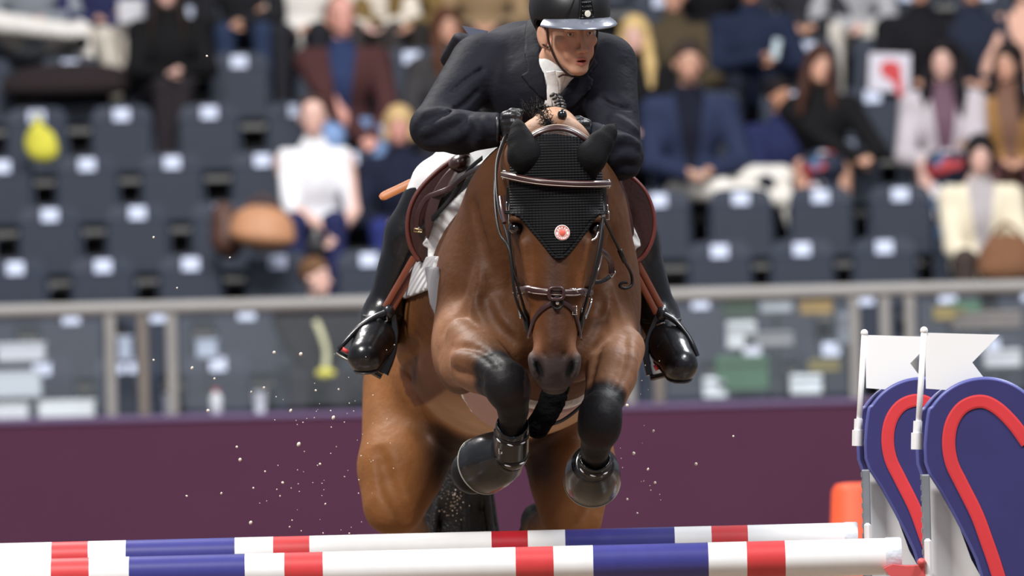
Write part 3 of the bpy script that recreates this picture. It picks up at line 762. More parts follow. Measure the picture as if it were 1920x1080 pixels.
# ---- crocheted ear bonnet with its two ears and the round badge
mKnit = mat('black_crochet', (20, 20, 22), .75, bump=.8, bscale=34, wave='knit', spec=.16, dist=.006)
mEarCloth = mat('black_ear_cloth', (17, 17, 19), .75, bump=.2, bscale=200, spec=.1)
bon = thing('ear_bonnet', 'black crocheted ear bonnet with pointed front and round badge on the horse', 'ear bonnet', K(1042, 300, YH))
def cut_poly(poly, ylo=-9, yhi=9):
    def f(P):
        px, py = PJ(P); d = poly_sd(px, py, poly) / 655.; return np.maximum(d, np.maximum(P[..., 1] - yhi, ylo - P[..., 1]))
    return f
bpoly = [(958, 262), (1000, 252), (1042, 250), (1090, 258), (1128, 270), (1140, 345), (1132, 398), (1112, 410), (1080, 452), (1047, 487), (1018, 452), (978, 408), (946, 398), (944, 330)]
lo = K(925, 500, -.55); hi = K(1160, 225, .05)
sdf_obj('mask', H, .0045, mKnit, bon, lo=[lo[0], -.6, lo[2]], hi=[hi[0], .06, hi[2]], off=.0065, cut=cut_poly(bpoly, -9, -.12), smooth=2, gs=(0, 1, 4))
P, N = drape([(946, 398), (978, 408), (1018, 452), (1047, 487), (1080, 452), (1112, 410), (1132, 398)], H, .008, gs=(4,), n=5)
mb = MB(); mb.tube(P, .0052, 8); mb.build('edging_cord', mKnit, bon)
for nm, base, tip, w0, lean in (('left', (983, 312), (973, 224), 36, 0), ('right', (1108, 318), (1150, 233), 34, 1)):
    e = SDF(); b = K(*base, YH + .03); t = K(*tip, YH + .05); m = (b + t) / 2
    d = nrm(t - b); L = np.linalg.norm(t - b)
    sx = -1 if not lean else 1
    if not lean:
        e.chain([(K(994, 316, YH - .03), .034), (K(985, 292, YH - .045), .049), (K(976, 262, YH - .025), .034), (K(972, 240, YH - .01), .018), (K(970, 220, YH + .01), .002)], k=.02, flat=((0, 1, 0), 1.25))
        e.rc(K(972, 298, YH - .115), K(970, 245, YH - .07), .020, .004, .02, '-')
    else:
        e.chain([(K(1102, 322, YH - .03), .030), (K(1108, 295, YH - .045), .043), (K(1126, 269, YH - .025), .034), (K(1141, 250, YH - .005), .022), (K(1153, 234, YH + .01), .006)], k=.02, flat=((0, 1, 0), 1.25))
        e.rc(K(1124, 298, YH - .11), K(1142, 256, YH - .07), .020, .004, .02, '-')
    sdf_obj('ear_cover', e, .004, mEarCloth, bon)
pb = hit(1053, 437, H, gs=(4,)); nb = nrm(H.grad(pb[None])[0] + V(0, -.6, 0)); pb = pb + nb * .0085
mBadgeW = mat('badge_white', (238, 236, 232), .4); mBadgeR = mat('badge_orange_red', (218, 98, 78), .4)
mb = MB(); mb.lathe([(.0215, 0), (.0225, .002), (.021, .0035), (.0205, .0035)], pb, nb, 36); badge = mb.build('badge', mBadgeW, bon, auto=40)
mb = MB(); mb.lathe([(.0095, .003), (.0095, .0045), (.009, .005)], pb, nb, 28); mb.build('badge_dot', mBadgeR, badge)
ux = nrm(np.cross(V(0, 0, 1), nb)) ; ux = ux if ux[0] > 0 else -ux; uz = np.cross(nb, ux); uz = uz if uz[2] > 0 else -uz
mb = MB()
for k in range(40):
    a0 = 2 * math.pi * k / 40; a1 = 2 * math.pi * (k + 1) / 40
    q = [pb + nb * .0042 + r * (math.cos(a) * ux + math.sin(a) * uz) for r, a in ((.0190, a0), (.0205, a0), (.0205, a1), (.0190, a1))]; mb.prism(q, nb, .0005)
    q = [pb + nb * .0042 + r * (math.cos(a) * ux + math.sin(a) * uz) for r, a in ((.0112, a0), (.0120, a0), (.0120, a1), (.0112, a1))]; mb.prism(q, nb, .0005)
mb.build('badge_ring', mBadgeR, badge)
def arc_text(word, a0, a1, flip=False):
    for i, ch in enumerate(word):
        a = math.radians(a0 + (a1 - a0) * i / (len(word) - 1)); cu = bpy.data.curves.new('badge_letter', 'FONT'); cu.body = ch; cu.size = .0066; cu.align_x = 'CENTER'; cu.align_y = 'CENTER'; cu.extrude = .0002; cu.offset = .00012
        o = bpy.data.objects.new('badge_letter', cu); COL.objects.link(o); dg = bpy.context.evaluated_depsgraph_get(); me = bpy.data.meshes.new_from_object(o.evaluated_get(dg)); bpy.data.objects.remove(o)
        rd = math.cos(a) * ux + math.sin(a) * uz; up = -rd if flip else rd; rt = np.cross(up, nb); pos = pb + nb * .0045 + rd * .0155
        me.transform(Matrix(((rt[0], up[0], nb[0], pos[0]), (rt[1], up[1], nb[1], pos[1]), (rt[2], up[2], nb[2], pos[2]), (0, 0, 0, 1)))); me.materials.clear()
        link('badge_letter', me, mBadgeR, badge, smooth=False)
arc_text('HERM\u00c8S', 160, 20); arc_text('SELLIER', 205, 335, True)

# ---- bridle
br = thing('bridle', 'dark brown leather bridle with padded noseband and figure strap on the horse', 'bridle', K(1042, 450, YH))
def strap(name, pts, w, mt, par, off=.004, t=.0035, **kw):
    P, N = drape(pts, H, off, **kw); mb = MB(); mb.ribbon(P, N, w, t, 2); return mb.build(name, mt, par, auto=60)
P, N = drape([(956, 329), (975, 334), (1005, 340), (1042, 344), (1085, 346), (1129, 345)], H, .016, gs=(4,), n=6)
mb = MB(); mb.tube(P, .0115, 12); bb_ = mb.build('browband', mLea, br)
for dz in (.006, -.006):
    mb = MB(); mb.tube(P + N * .0102 + V(0, 0, dz), .0009, 6); mb.build('stitch_line', mStitch, bb_)
for i in (0, -1):
    mb = MB(); q = P[i]; mb.tube([q + V(-.005, -.012, .012), q + V(.005, -.014, .012), q + V(.005, -.014, -.012), q + V(-.005, -.012, -.012)], .0018, 6, closed=True); mb.build('browband_keeper', mSteel, br)
gh = (1, 4)
# crown piece arching behind the ears
P, N = drape([(990, 272), (1008, 256), (1040, 246), (1072, 252), (1098, 270)], H, .010, gs=(1, 4), n=5)
mb = MB(); mb.ribbon(P, N, .018, .007, 2); cp_ = mb.build('crown_piece', mLea, br, auto=60)
mb = MB(); mb.tube(P + N * .008 + V(0, 0, .006), .0012, 6); mb.build('crown_piping', mStitch, cp_)
strap('cheek_strap', [(957, 350), (957, 400), (960, 455), (966, 500), (976, 540), (983, 565)], .017, mLeaB, br, .006, gs=gh)
strap('cheek_strap', [(1130, 352), (1129, 405), (1124, 455), (1115, 500), (1106, 540), (1098, 565)], .017, mLeaB, br, .006, gs=gh)
strap('noseband_hanger', [(950, 365), (950, 410), (953, 455), (960, 505), (972, 535)], .012, mLea, br, .004, gs=gh)
strap('noseband_hanger', [(1136, 365), (1135, 410), (1130, 455), (1120, 505), (1105, 538)], .012, mLea, br, .004, gs=gh)
P, N = drape([(973, 536), (985, 541), (1010, 546), (1042, 550), (1075, 549), (1102, 542)], H, .012, gs=(4,), n=6)
mb = MB(); mb.tube(P, .0125, 12); nb_ = mb.build('noseband', mLea, br)
for dz in (.007, -.007):
    mb = MB(); mb.tube(P + N * .0108 + V(0, 0, dz), .001, 6); mb.build('stitch_line', mStitch, nb_)
mb = MB(); q = hit(1043, 550, H, gs=(4,)); mb.tube([q + V(-.017, -.026, .014), q + V(.017, -.026, .014), q + V(.017, -.026, -.014), q + V(-.017, -.026, -.014)], .0055, 8, closed=True, n=4); mb.build('noseband_loop', mLea, br)
mb = MB(); q = hit(1045, 568, H, gs=(4,)); R_ = [q + V(math.cos(a) * .016, -.012, math.sin(a) * .017) for a in np.linspace(0, 2 * math.pi, 16)[:-1]]; mb.tube(R_, .0035, 8, closed=True); mb.build('figure_ring', mLeaB, br)
mb = MB(); mb.ell(q + V(0, -.014, 0), (.006, .004, .006)); mb.build('ring_stud', mSteel, br)
strap('figure_strap', [(1036, 568), (1020, 578), (1005, 596), (998, 618), (994, 634)], .014, mLea, br, .005, gs=(4,))
strap('figure_strap', [(1053, 566), (1067, 576), (1077, 592), (1083, 615), (1086, 636)], .014, mLea, br, .005, gs=(4,))
for a, b in ((962, 365), (1132, 372)), :
    pass
for sx, pts in ((-1, [(974, 545), (978, 562), (981, 580), (984, 596)]), (1, [(1103, 548), (1101, 565), (1095, 582), (1090, 596)])):
    P, N = drape(pts, H, .012, gs=(4,)); mb = MB(); mb.tube(P, .0032, 8); mb.build('bit_shank', mSteel, br)
    c = K(988 if sx < 0 else 1088, 605 if sx < 0 else 604, YH - .06)
    e = SDF(); e.ell(c, (.011, .02, .042), rotm(0, 8 * sx, 0)); sdf_obj('bit_guard', e, .003, mat('black_rubber', (10, 10, 11), .35), br)
for (x, y) in ((957, 385), (1131, 392), (957, 470), (1133, 404), (1072, 582)):
    q = hit(x, y, H, gs=gh); n_ = H.grad(q[None])[0]; q = q + nrm(n_ + V(0, -.5, 0)) * .012
    mb = MB(); r1, r2 = (.006, .012) if (x, y) != (957, 470) else (.011, .019)
    mb.tube([q + V(-r1, 0, r2), q + V(r1, 0, r2), q + V(r1, 0, -r2), q + V(-r1, 0, -r2)], .0018, 6, closed=True); mb.build('buckle', mSteel, br)
q = hit(1112, 443, H, gs=gh); mb = MB(); mb.tube([K(1098, 452, q[1] - .02), K(1108, 451, q[1] - .025), K(1118, 445, q[1] - .025), K(1122, 434, q[1] - .02)], .003, 8, n=4); mb.build('cheek_hook', mSteel, br)
# stray steel clip on the noseband
q = hit(1068, 541, H, gs=(4,)) + V(0, -.028, 0); mb = MB(); mb.tube([q, q + V(.016, 0, 0), q + V(.024, -.002, -.012)], .0018, 6); mb.build('clip', mSteel, br)

# reins
rn = thing('reins', 'thin dark leather reins running from the bit back to the rider hands', 'reins', K(955, 430, -.3))
def cord(name, pts, r, mt, par, n=6, seg=8, flat=None):
    mb = MB(); P = np.array([K(*p) for p in pts])
    if flat: mb.ribbon(P, flat, r, .003, n)
    else: mb.tube(P, r, seg, n=n)
    return mb.build(name, mt, par, auto=60)
cord('rein', [(986, 590, -.38), (972, 540, -.42), (960, 500, -.42), (950, 440, -.40), (936, 395, -.34), (930, 340, -.22), (932, 300, -.08), (944, 262, .02), (952, 246, .06)], .0042, mLeaB, rn)
cord('rein', [(984, 600, -.38), (966, 555, -.43), (955, 470, -.43), (938, 440, -.38), (930, 400, -.30), (928, 350, -.18), (934, 300, -.06), (948, 258, .04)], .0042, mLeaB, rn)
cord('rein_billet', [(946, 418, -.415), (941, 392, -.375), (938, 370, -.31)], .0062, mLea, rn)
cord('rein', [(1090, 600, -.38), (1106, 540, -.40), (1122, 470, -.40), (1131, 410, -.37)], .0042, mLeaB, rn)
cord('running_rein', [(1131, 405, -.37), (1140, 425, -.3), (1158, 462, -.2), (1170, 488, -.14), (1183, 512, -.08), (1185, 532, -.07), (1177, 540, -.08), (1166, 540, -.09), (1162, 535, -.1), (1168, 530, -.1), (1177, 530, -.1)], .0045, mLeaB, rn)
mb = MB(); mb.tube([K(1162, 470, -.18), K(1171, 490, -.13)], .0075, 8); mb.build('rein_billet', mLeaB, rn)
cord('martingale_strap', [(1122, 468, -.28), (1136, 478, -.2), (1145, 494, -.14), (1147, 512, -.13)], .018, mLea, rn, flat=(.3, -1, .1))
cord('martingale_strap', [(1146, 516, -.14), (1136, 524, -.16), (1122, 529, -.19), (1104, 528, -.22)], .012, mLeaB, rn, flat=(.1, -1, .1))
mb = MB(); q = K(1147, 517, -.17); mb.tube([q + V(-.009, 0, .006), q + V(0, 0, -.005), q + V(.011, 0, .009), q + V(.008, 0, .014)], .002, 6); mb.build('buckle', mSteel, rn)
# broad reins looping over the saddle flap on the left
cord('rein', [(940, 288, .10), (905, 310, .28), (872, 330, .39), (845, 352, .44), (822, 362, .46), (800, 372, .49), (785, 398, .50), (782, 425, .51), (790, 432, .50)], .016, mLea, rn, flat=(-.3, -1, .35))
cord('rein', [(905, 296, .3), (880, 318, .38), (856, 358, .43), (828, 392, .45), (805, 415, .48), (790, 431, .50)], .014, mLeaB, rn, flat=(-.3, -1, .35))
mb = MB(); q = K(784, 431, .48); mb.tube([q + V(-.012, 0, .004), q + V(.012, 0, .0), q + V(.012, 0, -.008), q + V(-.012, 0, -.004)], .0022, 6, closed=True); mb.build('buckle', mBrass, rn)

# ---- saddle cloth, saddle, girth
mPad = mat('white_quilted_cloth', (232, 232, 232), .8, bump=.8, bscale=16, wave='quilt', sheen=.2, dist=.006)
pad = thing('saddle_pad', 'white quilted saddle pad showing beyond both shoulders under the saddle', 'saddle pad', K(990, 330, .9))
def pcut(P):
    px, py = PJ(P); y = P[..., 1]; z = P[..., 2]; x = P[..., 0]
    front = .50 - y + np.clip((W(960, 420, .5)[2] - z), -.2, .4) * .10
    back = y - 1.05 - np.clip(W(960, 420, .5)[2] - z, 0, .5) * .1
    low = np.maximum(W(960, 533, .8)[2] - z, np.where(py > 465, np.maximum(802 - px, px - 1192), -99) / 640.)
    return np.maximum(np.maximum(front, back), low)
sdf_obj('cloth', H, .009, mPad, pad, lo=[-.5, .40, 1.9], hi=[.5, 1.25, 2.75], off=.034, cut=pcut, smooth=2, gs=(0, 1))
lowc = [(760, 560), (768, 520), (800, 500), (812, 500), (800, 545)]
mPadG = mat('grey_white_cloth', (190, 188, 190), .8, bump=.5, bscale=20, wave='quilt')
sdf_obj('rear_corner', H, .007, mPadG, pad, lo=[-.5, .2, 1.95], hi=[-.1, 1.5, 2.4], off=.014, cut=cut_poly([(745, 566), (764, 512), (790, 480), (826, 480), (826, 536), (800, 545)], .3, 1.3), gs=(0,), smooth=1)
sad = thing('saddle', 'dark red-brown leather jumping saddle with curved flaps under the rider', 'saddle', K(990, 330, .9))
def leaf(name, pts, y0, y1, mt, par, thick, k=.02):
    "rounded slab following an outline at the side of the barrel"
    T = catmull(np.array(pts, float), 4, True); P = [K(a, b, (y0 + y1) / 2) for a, b in T]; c = np.mean(P, 0)
    L0 = [K(a, b, y0) for a, b in T]; L1 = [K(a, b, y1) for a, b in T]; c0 = np.mean(L0, 0); c1 = np.mean(L1, 0); c0[1] -= thick; c1[1] += thick
    v = []; m = len(T)
    for sc, dy in ((.93, -thick * .6), (1, 0)): v += [c0 + (p - c0) * sc * V(1, 0, 1) + V(0, (y0 + dy) - c0[1], 0) for p in L0]
    for sc, dy in ((1, 0), (.93, thick * .6)): v += [c1 + (p - c1) * sc * V(1, 0, 1) + V(0, (y1 + dy) - c1[1], 0) for p in L1]
    f = []
    for r in range(3):
        for i in range(m): j = (i + 1) % m; f.append((r * m + i, r * m + j, (r + 1) * m + j, (r + 1) * m + i))
    v += [c0, c1]; a, b = 4 * m, 4 * m + 1
    for i in range(m): j = (i + 1) % m; f.append((a, j, i)); f.append((b, 3 * m + i, 3 * m + j))
    mb = MB(); mb.add(v, [q[::-1] for q in f]); return mb.build(name, mt, par, auto=50), [K(a_, b_, y0 - thick * .2) for a_, b_ in T]
o, ed = leaf('flap', [(880, 286), (852, 300), (822, 322), (790, 355), (772, 388), (766, 425), (772, 462), (786, 488), (800, 492), (806, 465), (812, 420), (826, 372), (858, 315)], .54, .74, mSad, sad, .015)
mb = MB(); mb.tube([K(a, b, .535) for a, b in [(880, 286), (850, 299), (820, 321), (788, 354), (770, 388), (764, 425), (770, 462), (786, 490)]], .007, 8, n=4); mb.build('flap_edge', mat('rust_lit_piping', (92, 42, 34), .45), o)  # piping colour stands for the lit edge of the flap
leaf('knee_block', [(880, 296), (850, 310), (826, 336), (806, 372), (796, 410), (798, 440), (804, 446), (812, 415), (828, 372), (860, 322)], .48, .64, mSadD, sad, .012)
e = SDF(); e.ell(K(862, 306, .50), (.036, .05, .028), rotm(0, -30, 0)); sdf_obj('knee_roll', e, .005, mSad, sad)
o, ed = leaf('flap', [(1135, 300), (1170, 322), (1200, 345), (1218, 375), (1226, 410), (1222, 450), (1205, 480), (1186, 498), (1182, 470), (1176, 420), (1162, 360)], .54, .74, mSad, sad, .015)
mb = MB(); mb.tube([K(a, b, .535) for a, b in [(1150, 305), (1192, 338), (1215, 368), (1227, 410), (1223, 450), (1206, 481), (1180, 500)]], .006, 8, n=4); mb.build('flap_edge', mat('rosy_lit_piping', (112, 52, 46), .42), o)  # lit edge put into the piping colour here too
leaf('knee_block', [(1138, 305), (1158, 330), (1174, 365), (1185, 405), (1189, 435), (1183, 447), (1174, 430), (1162, 380), (1144, 335)], .48, .64, mSadD, sad, .012)
seat_s = SDF(); seat_s.rc(K(1000, 330, .68), K(985, 330, .95), .10, .14, .05); seat_s.rc(K(985, 318, 1.02), K(985, 296, 1.10), .12, .08, .05); seat_s.rc(K(1000, 318, .62), K(1000, 312, .60), .07, .06, .04)
seat_s.ell(K(990, 262, .92), (.12, .22, .06), k=.05, op='-')
sdf_obj('seat', seat_s, .01, mSad, sad)
leaf('skirt', [(900, 290), (870, 306), (846, 340), (850, 372), (880, 345), (905, 312)], .80, .98, mSad, sad, .01)
gir = thing('girth', 'dark girth with mauve-tan belly guard and white fleece edge under the chest', 'girth', K(990, 815, .5))
def gcut(P):
    y = P[..., 1]; z = P[..., 2]; return np.maximum(np.abs(y - .50) - .05, z - W(960, 735, .5)[2])
sdf_obj('girth_strap', H, .009, mLeaB, gir, lo=[-.5, .45, 1.5], hi=[.5, .8, 2.5], off=.014, cut=gcut, gs=(0,), smooth=2)
mGuard = mat('mauve_tan_leather', (176, 142, 134), .55, noise=.08, nscale=9)
def guard(inset):
    def f(P):
        px, py = PJ(P); y = P[..., 1]; x = P[..., 0] - W(985, 800, .45)[0]; z = P[..., 2]
        d = np.sqrt((x / .20) ** 2 + ((y - .44) / .26) ** 2) * .20 - .20 + inset; return np.maximum(d, z - W(960, 690, .4)[2])
    return f
sdf_obj('fleece_edge', H, .008, mat('white_fleece', (236, 232, 226), .95, bump=.8, bscale=80), gir, lo=[-.5, .05, 1.55], hi=[.5, .85, 2.1], off=.018, cut=guard(-.012), gs=(0,), smooth=1)
sdf_obj('belly_guard', H, .008, mGuard, gir, lo=[-.5, .05, 1.55], hi=[.5, .85, 2.1], off=.027, cut=guard(.0), gs=(0,), smooth=2)
sdf_obj('billet_guard', H, .007, mat('grey_webbing', (120, 118, 122), .7), gir, lo=[-.5, .1, 1.8], hi=[-.1, 1.2, 2.4], off=.022, cut=cut_poly([(796, 500), (823, 500), (838, 560), (824, 610), (806, 570)], .2, 1.1), gs=(0,), smooth=1)
# fleece-covered breast strap between the forelegs
mFl = mat('black_fleece', (8, 8, 9), .95, bump=1, bscale=70, spec=.08, dist=.01)
bs = thing('breast_strap', 'black fleece-covered martingale strap hanging between the horse forelegs', 'breast strap', K(1030, 740, .0))
e = SDF(); e.chain([(K(1042, 715, -.02), .032), (K(1035, 745, -.06), .034), (K(1024, 775, -.06), .034), (K(1008, 800, -.02), .036)], k=.01, flat=((0, 1, 0), 1.3))
for i in range(150):
    t = random.random(); a = random.uniform(0, 6.28); c = K(1044 - 36 * t * t, 712 + 92 * t, -.05); e.ell(c + V(math.cos(a) * .031, math.sin(a) * .024 , 0), (.008, .008, .009), k=.004)
sdf_obj('fleece_sleeve', e, .0045, mFl, bs, smooth=0)
cord('strap', [(1008, 800, .0), (1050, 790, .1), (1085, 765, .18), (1100, 745, .25)], .012, mLeaB, bs, flat=(0, -1, -.4))

# ---- tendon boots and bell boots on the forelegs
mBoot = mat('glossy_black_shell', (12, 12, 14), .24, coat=.4, noise=.1)
mBell = mat('wet_black_rubber', (20, 21, 23), .28, coat=.35, noise=.25, nscale=14, bump=.25, bscale=18)
mDash = mat('reflective_white_dash', (225, 225, 228), .25)
def tboot(top, bot, r0, r1, y0, y1, label, dashrows):
    t = thing('tendon_boot', label, 'tendon boot', K(*bot), 'tendon boots on the forelegs')
    a, b = K(*top), K(*bot); ax = nrm(b - a); L = np.linalg.norm(b - a)
    e = SDF(); e.rc(a, b, r0, r1, .01); e.rc(a + V(0, -.09, .03), a + ax * (L * .55) + V(0, -.075, 0), .045, .02, .02, '-')
    e.rc(a - ax * .08, a - ax * .0, .07, .045, .01, '-')
    sdf_obj('shell', e, .004, mBoot, t, smooth=1)
    front = nrm(V(0, -1, 0) - ax * (V(0, -1, 0) @ ax)); side = np.cross(ax, front)
    for j, u in enumerate(dashrows):
        q = a + ax * L * u; rr = r0 + (r1 - r0) * u
        mb = MB(); P = [q + rr * (math.cos(g) * front + math.sin(g) * side) * .985 for g in np.linspace(-1.5, 1.5, 15)]; Nn = [nrm(p - q) for p in P]
        mb.ribbon(P, Nn, .016, .003, 0); st_ = mb.build('strap', mLeaB, t)
        for g in (-.75, 0, .72):
            Pd = [q + (rr + .003) * (math.cos(g + h) * front + math.sin(g + h) * side) + ax * (-.010 * h) for h in np.linspace(-.17, .17, 5)]
            mb = MB(); mb.tube(Pd, [.0006, .0022, .0028, .0022, .0006], 6); mb.build('dash', mDash, st_)
    return t
tboot((962, 788, -.225), (955, 848, -.12), .047, .056, 0, 0, 'glossy black tendon boot on the horse foreleg at left', (.35, .95))
tboot((1117, 850, -.175), (1112, 886, -.09), .044, .055, 0, 0, 'glossy black tendon boot on the horse foreleg at right', (.40, 1.05))
mb = MB(); q = K(938, 838, -.19); mb.tube([q + V(-.004, 0, .02), q + V(.004, 0, .02), q + V(.004, 0, -.02), q + V(-.004, 0, -.02)], .002, 6, closed=True)
mb.build('boot_buckle', mSteel, [o for o in COL.objects if o.name == 'tendon_boot'][0])
def bell(top, rim, label, r0, r1):
    a, b = K(*top), K(*rim); ax = nrm(b - a); L = np.linalg.norm(b - a)
    t = thing('bell_boot', label, 'bell boot', a, 'bell boots over the front hooves')
    mb = MB(); mb.lathe([(r0 * .86, -.004), (r0, 0), (r0 * 1.04, .008), (r0 + (r1 - r0) * .75, L * .28), (r0 + (r1 - r0) * 1.03, L * .62), (r0 + (r1 - r0) * 1.08, L * .82), (r1, L), (r1 * 1.015, L + .004), (r1 * .97, L + .007), (r1 * .9, L - .01), (r0 * .9, L * .3)], a, ax, 48); c = mb.build('cup', mBell, t, auto=60)
    mb = MB(); mb.lathe([(r0 * 1.05, .004), (r0 * 1.12, .009), (r0 * 1.09, .016), (r0 * 1.0, .018)], a, ax, 40); mb.build('collar', mBoot, t, auto=50)
    mb = MB(); R = [b + ax * .002 + r1 * 1.01 * (math.cos(g) * nrm(np.cross(ax, (0, 1, 0))) + math.sin(g) * np.cross(ax, nrm(np.cross(ax, (0, 1, 0))))) for g in np.linspace(0, 2 * math.pi, 41)[:-1]]; mb.tube(R, .0022, 6, closed=True); mb.build('rim', mat('pale_worn_rim', (150, 150, 140), .3), t)
    mb = MB(); mb.lathe([(.05, L * .4), (.062, L + .015), (.058, L + .02), (.02, L + .016)], a, ax, 30); mb.build('hoof_toe', mHoof, t, auto=50)
    return t
bell((956, 848, -.125), (904, 874, -.02), 'wet black rubber bell boot on the front hoof at left, tipped sideways', .054, .084)
bell((1112, 868, -.13), (1110, 902, .0), 'wet black rubber bell boot on the front hoof at right, facing the viewer', .056, .081)
# ================================================================== THE RIDER
rider = thing('person', 'rider in black helmet, navy show jacket and white tie crouched over the horse', 'person', K(990, 300, .95))
mSkin = mat('skin', (205, 160, 135), .5, attr=True, noise=.04, nscale=30, bump=.05, bscale=300, spec=.4)
mJkt = mat('navy_black_jacket', (24, 25, 33), .7, noise=.10, nscale=7, bump=.5, bscale=9, spec=.14, aniso=(1, 1, 1.6), dist=.02)
mWhiteC = mat('white_breeches', (236, 236, 238), .7, bump=.3, bscale=14)
mShirt = mat('white_shirt', (226, 226, 224), .75, bump=.5, bscale=22)
mBootL = mat('polished_black_boot', (14, 14, 17), .3, coat=.25, bump=.35, bscale=16, noise=.1, dist=.012)
mGlove = mat('black_glove', (22, 22, 26), .42, bump=.3, bscale=60)
mHelm = mat('matt_black_helmet', (15, 15, 17), .42, noise=.1, nscale=60)
mVisor = mat('visor_painted_reflection', (118, 122, 134), .22, metal=.25, noise=.28, nscale=14, coat=.6)  # dark brim; its bluish light reflection is put into the base colour
B = SDF()
def brc(a, b, k=.03, op='+', g=0, flat=None): B.rc(K(*a[:3]), K(*b[:3]), a[3], b[3], k, op, g, flat)
B.ell(K(1020, 170, .50), (.195, .22, .155), k=.06)                       # chest
B.ell(K(992, 135, .78), (.185, .26, .145), rotm(-8, 0, 0), k=.07)        # back
B.ell(K(988, 205, 1.0), (.17, .17, .15), k=.07)                          # seat of the jacket
brc((915, 122, .46, .078), (1045, 88, .50, .075), k=.06); brc((1045, 88, .50, .075), (1132, 122, .42, .078), k=.06)
brc((1040, 84, .46, .07), (1052, 70, .38, .056), k=.04)
# arms (1)
brc((898, 122, .46, .082), (814, 238, .24, .060), k=.04, g=1); brc((813, 240, .24, .062), (862, 248, .18, .056), k=.02, g=1); brc((862, 248, .18, .056), (936, 243, .11, .044), k=.02, g=1)
brc((1138, 124, .42, .080), (1160, 292, .20, .062), k=.04, g=1); brc((1160, 292, .20, .060), (1112, 262, .10, .046), k=.03, g=1)
# legs (2), shins (3), feet (4)
brc((985, 255, 1.02, .145), (1000, 258, 1.0, .145), k=.06, g=2)
brc((930, 265, .98, .10), (822, 338, .68, .062), k=.05, g=2); brc((1050, 265, .98, .10), (1146, 350, .68, .060), k=.05, g=2)
for sx, kn, md, an, hl, ms, to in ((-1, (812, 345, .70), (768, 440, .73), (717, 590, .75), (724, 618, .83), (700, 640, .64), (685, 668, .55)),
                                   (1, (1160, 362, .70), (1190, 450, .73), (1236, 592, .75), (1232, 615, .83), (1257, 650, .64), (1275, 684, .55))):
    brc((*kn, .062), (*md, .062), g=3); brc((*md, .062), (*an, .043), g=3)
    brc((*an, .042), (*hl, .036), k=.03, g=4); brc((*an, .043), (*ms, .049), k=.03, g=4); brc((*ms, .048), (*to, .045), k=.03, g=4); brc((*hl, .034), (*ms, .04), k=.03, g=4)
# cuff-to-hand (6)
for sx, c in ((-1, (950, 236, .085)), (1, (1098, 250, .085))):
    p = K(*c); s_ = -sx
    B.ell(p, (.022, .036, .034), k=.015, g=6)
    B.rc(p + V(-s_ * .02, .02, -.002), p + V(-s_ * .045, .03, -.004), .028, .030, .02, g=6)
    for i in range(4):
        z = .027 - .0175 * i; ln = (1, 1.06, 1, .85)[i]
        q = [p + V(-s_ * .004, -.022, z), p + V(s_ * .016 * ln, -.046 * ln, z + .001), p + V(s_ * .036 * ln, -.036, z - .003), p + V(s_ * .034, -.012, z - .005)]
        B.chain(list(zip(q, (.0105, .0102, .0095, .0085))), k=.004, g=6)
    q = [p + V(-s_ * .006, .005, .030), p + V(s_ * .018, -.016, .040), p + V(s_ * .042, -.030, .040)]; B.chain(list(zip(q, (.0125, .0115, .0095))), k=.006, g=6)
# head, at fine resolution, in its own frame: x to the picture's right, y out of the face, z up
HO = K(1066, 55, .27); yw, pt, rl = math.radians(24), math.radians(11), math.radians(2.5)
hf = V(math.sin(yw) * math.cos(pt), -math.cos(yw) * math.cos(pt), -math.sin(pt)); hx = nrm(V(math.cos(yw), math.sin(yw), 0)); hz = np.cross(hx, hf); hz = hz if hz[2] > 0 else -hz
hx, hz = nrm(hx * math.cos(rl) + hz * math.sin(rl)), nrm(hz * math.cos(rl) - hx * math.sin(rl))
RH = np.stack([hx, hf, hz], 1)
def hp(x, y, z): return HO + RH @ V(x, y, z)
FH = SDF()
def fe(c, r, k=.01, op='+', rot=(0, 0, 0)): FH.ell(hp(*c), r, RH @ rotm(*rot), k, op)
def fr(a, b, ra, rb, k=.01, op='+'): FH.rc(hp(*a), hp(*b), ra, rb, k, op)
fe((0, -.012, .045), (.077, .096, .085)); fe((0, .028, -.022), (.062, .064, .088), .02)
for sg in (-1, 1):
    fr((sg * .050, .005, -.055), (sg * .014, .074, -.104), .019, .016, .022)
    fe((sg * .046, .056, -.026), (.019, .018, .015), .018)
    fe((sg * .030, .077, -.058), (.016, .014, .020), .018)
    fe((sg * .0315, .100, .002), (.0165, .016, .0105), .010, '-')
    fe((sg * .0315, .0735, .001), (.0145, .0135, .0135), .003)             # closed lids, cut open below
    fe((sg * .0315, .0905, .000), (.0125, .012, .0050), .002, '-')
    fr((sg * .0445, .079, .0075), (sg * .020, .0885, .0095), .0032, .0036, .004)
    fr((sg * .046, .078, .0195), (sg * .016, .094, .0185), .0062, .0070, .010)   # brow
    fe((sg * .0125, .1035, -.0465), (.0080, .0100, .0072), .005)
    fe((sg * .0070, .1080, -.0540), (.0034, .0050, .0030), .002, '-')
    fe((sg * .0810, -.008, -.018), (.0085, .019, .033), .005, '+', (12, 0, sg * 25)); fe((sg * .0895, .000, -.014), (.0045, .011, .020), .004, '-', (12, 0, sg * 14))
    fr((sg * .075, -.004, -.036), (sg * .076, -.008, -.044), .006, .006, .006)
fe((0, .082, -.107), (.019, .016, .015), .014); fe((0, .074, -.076), (.028, .026, .028), .015)
fr((0, .089, .006), (0, .113, -.040), .0068, .0085, .009); fe((0, .1135, -.0445), (.0088, .0090, .0080), .005)
fr((-.0175, .0930, -.0760), (-.004, .1010, -.0715), .0032, .0048, .004); fr((.0175, .0930, -.0760), (.004, .1010, -.0715), .0032, .0048, .004)
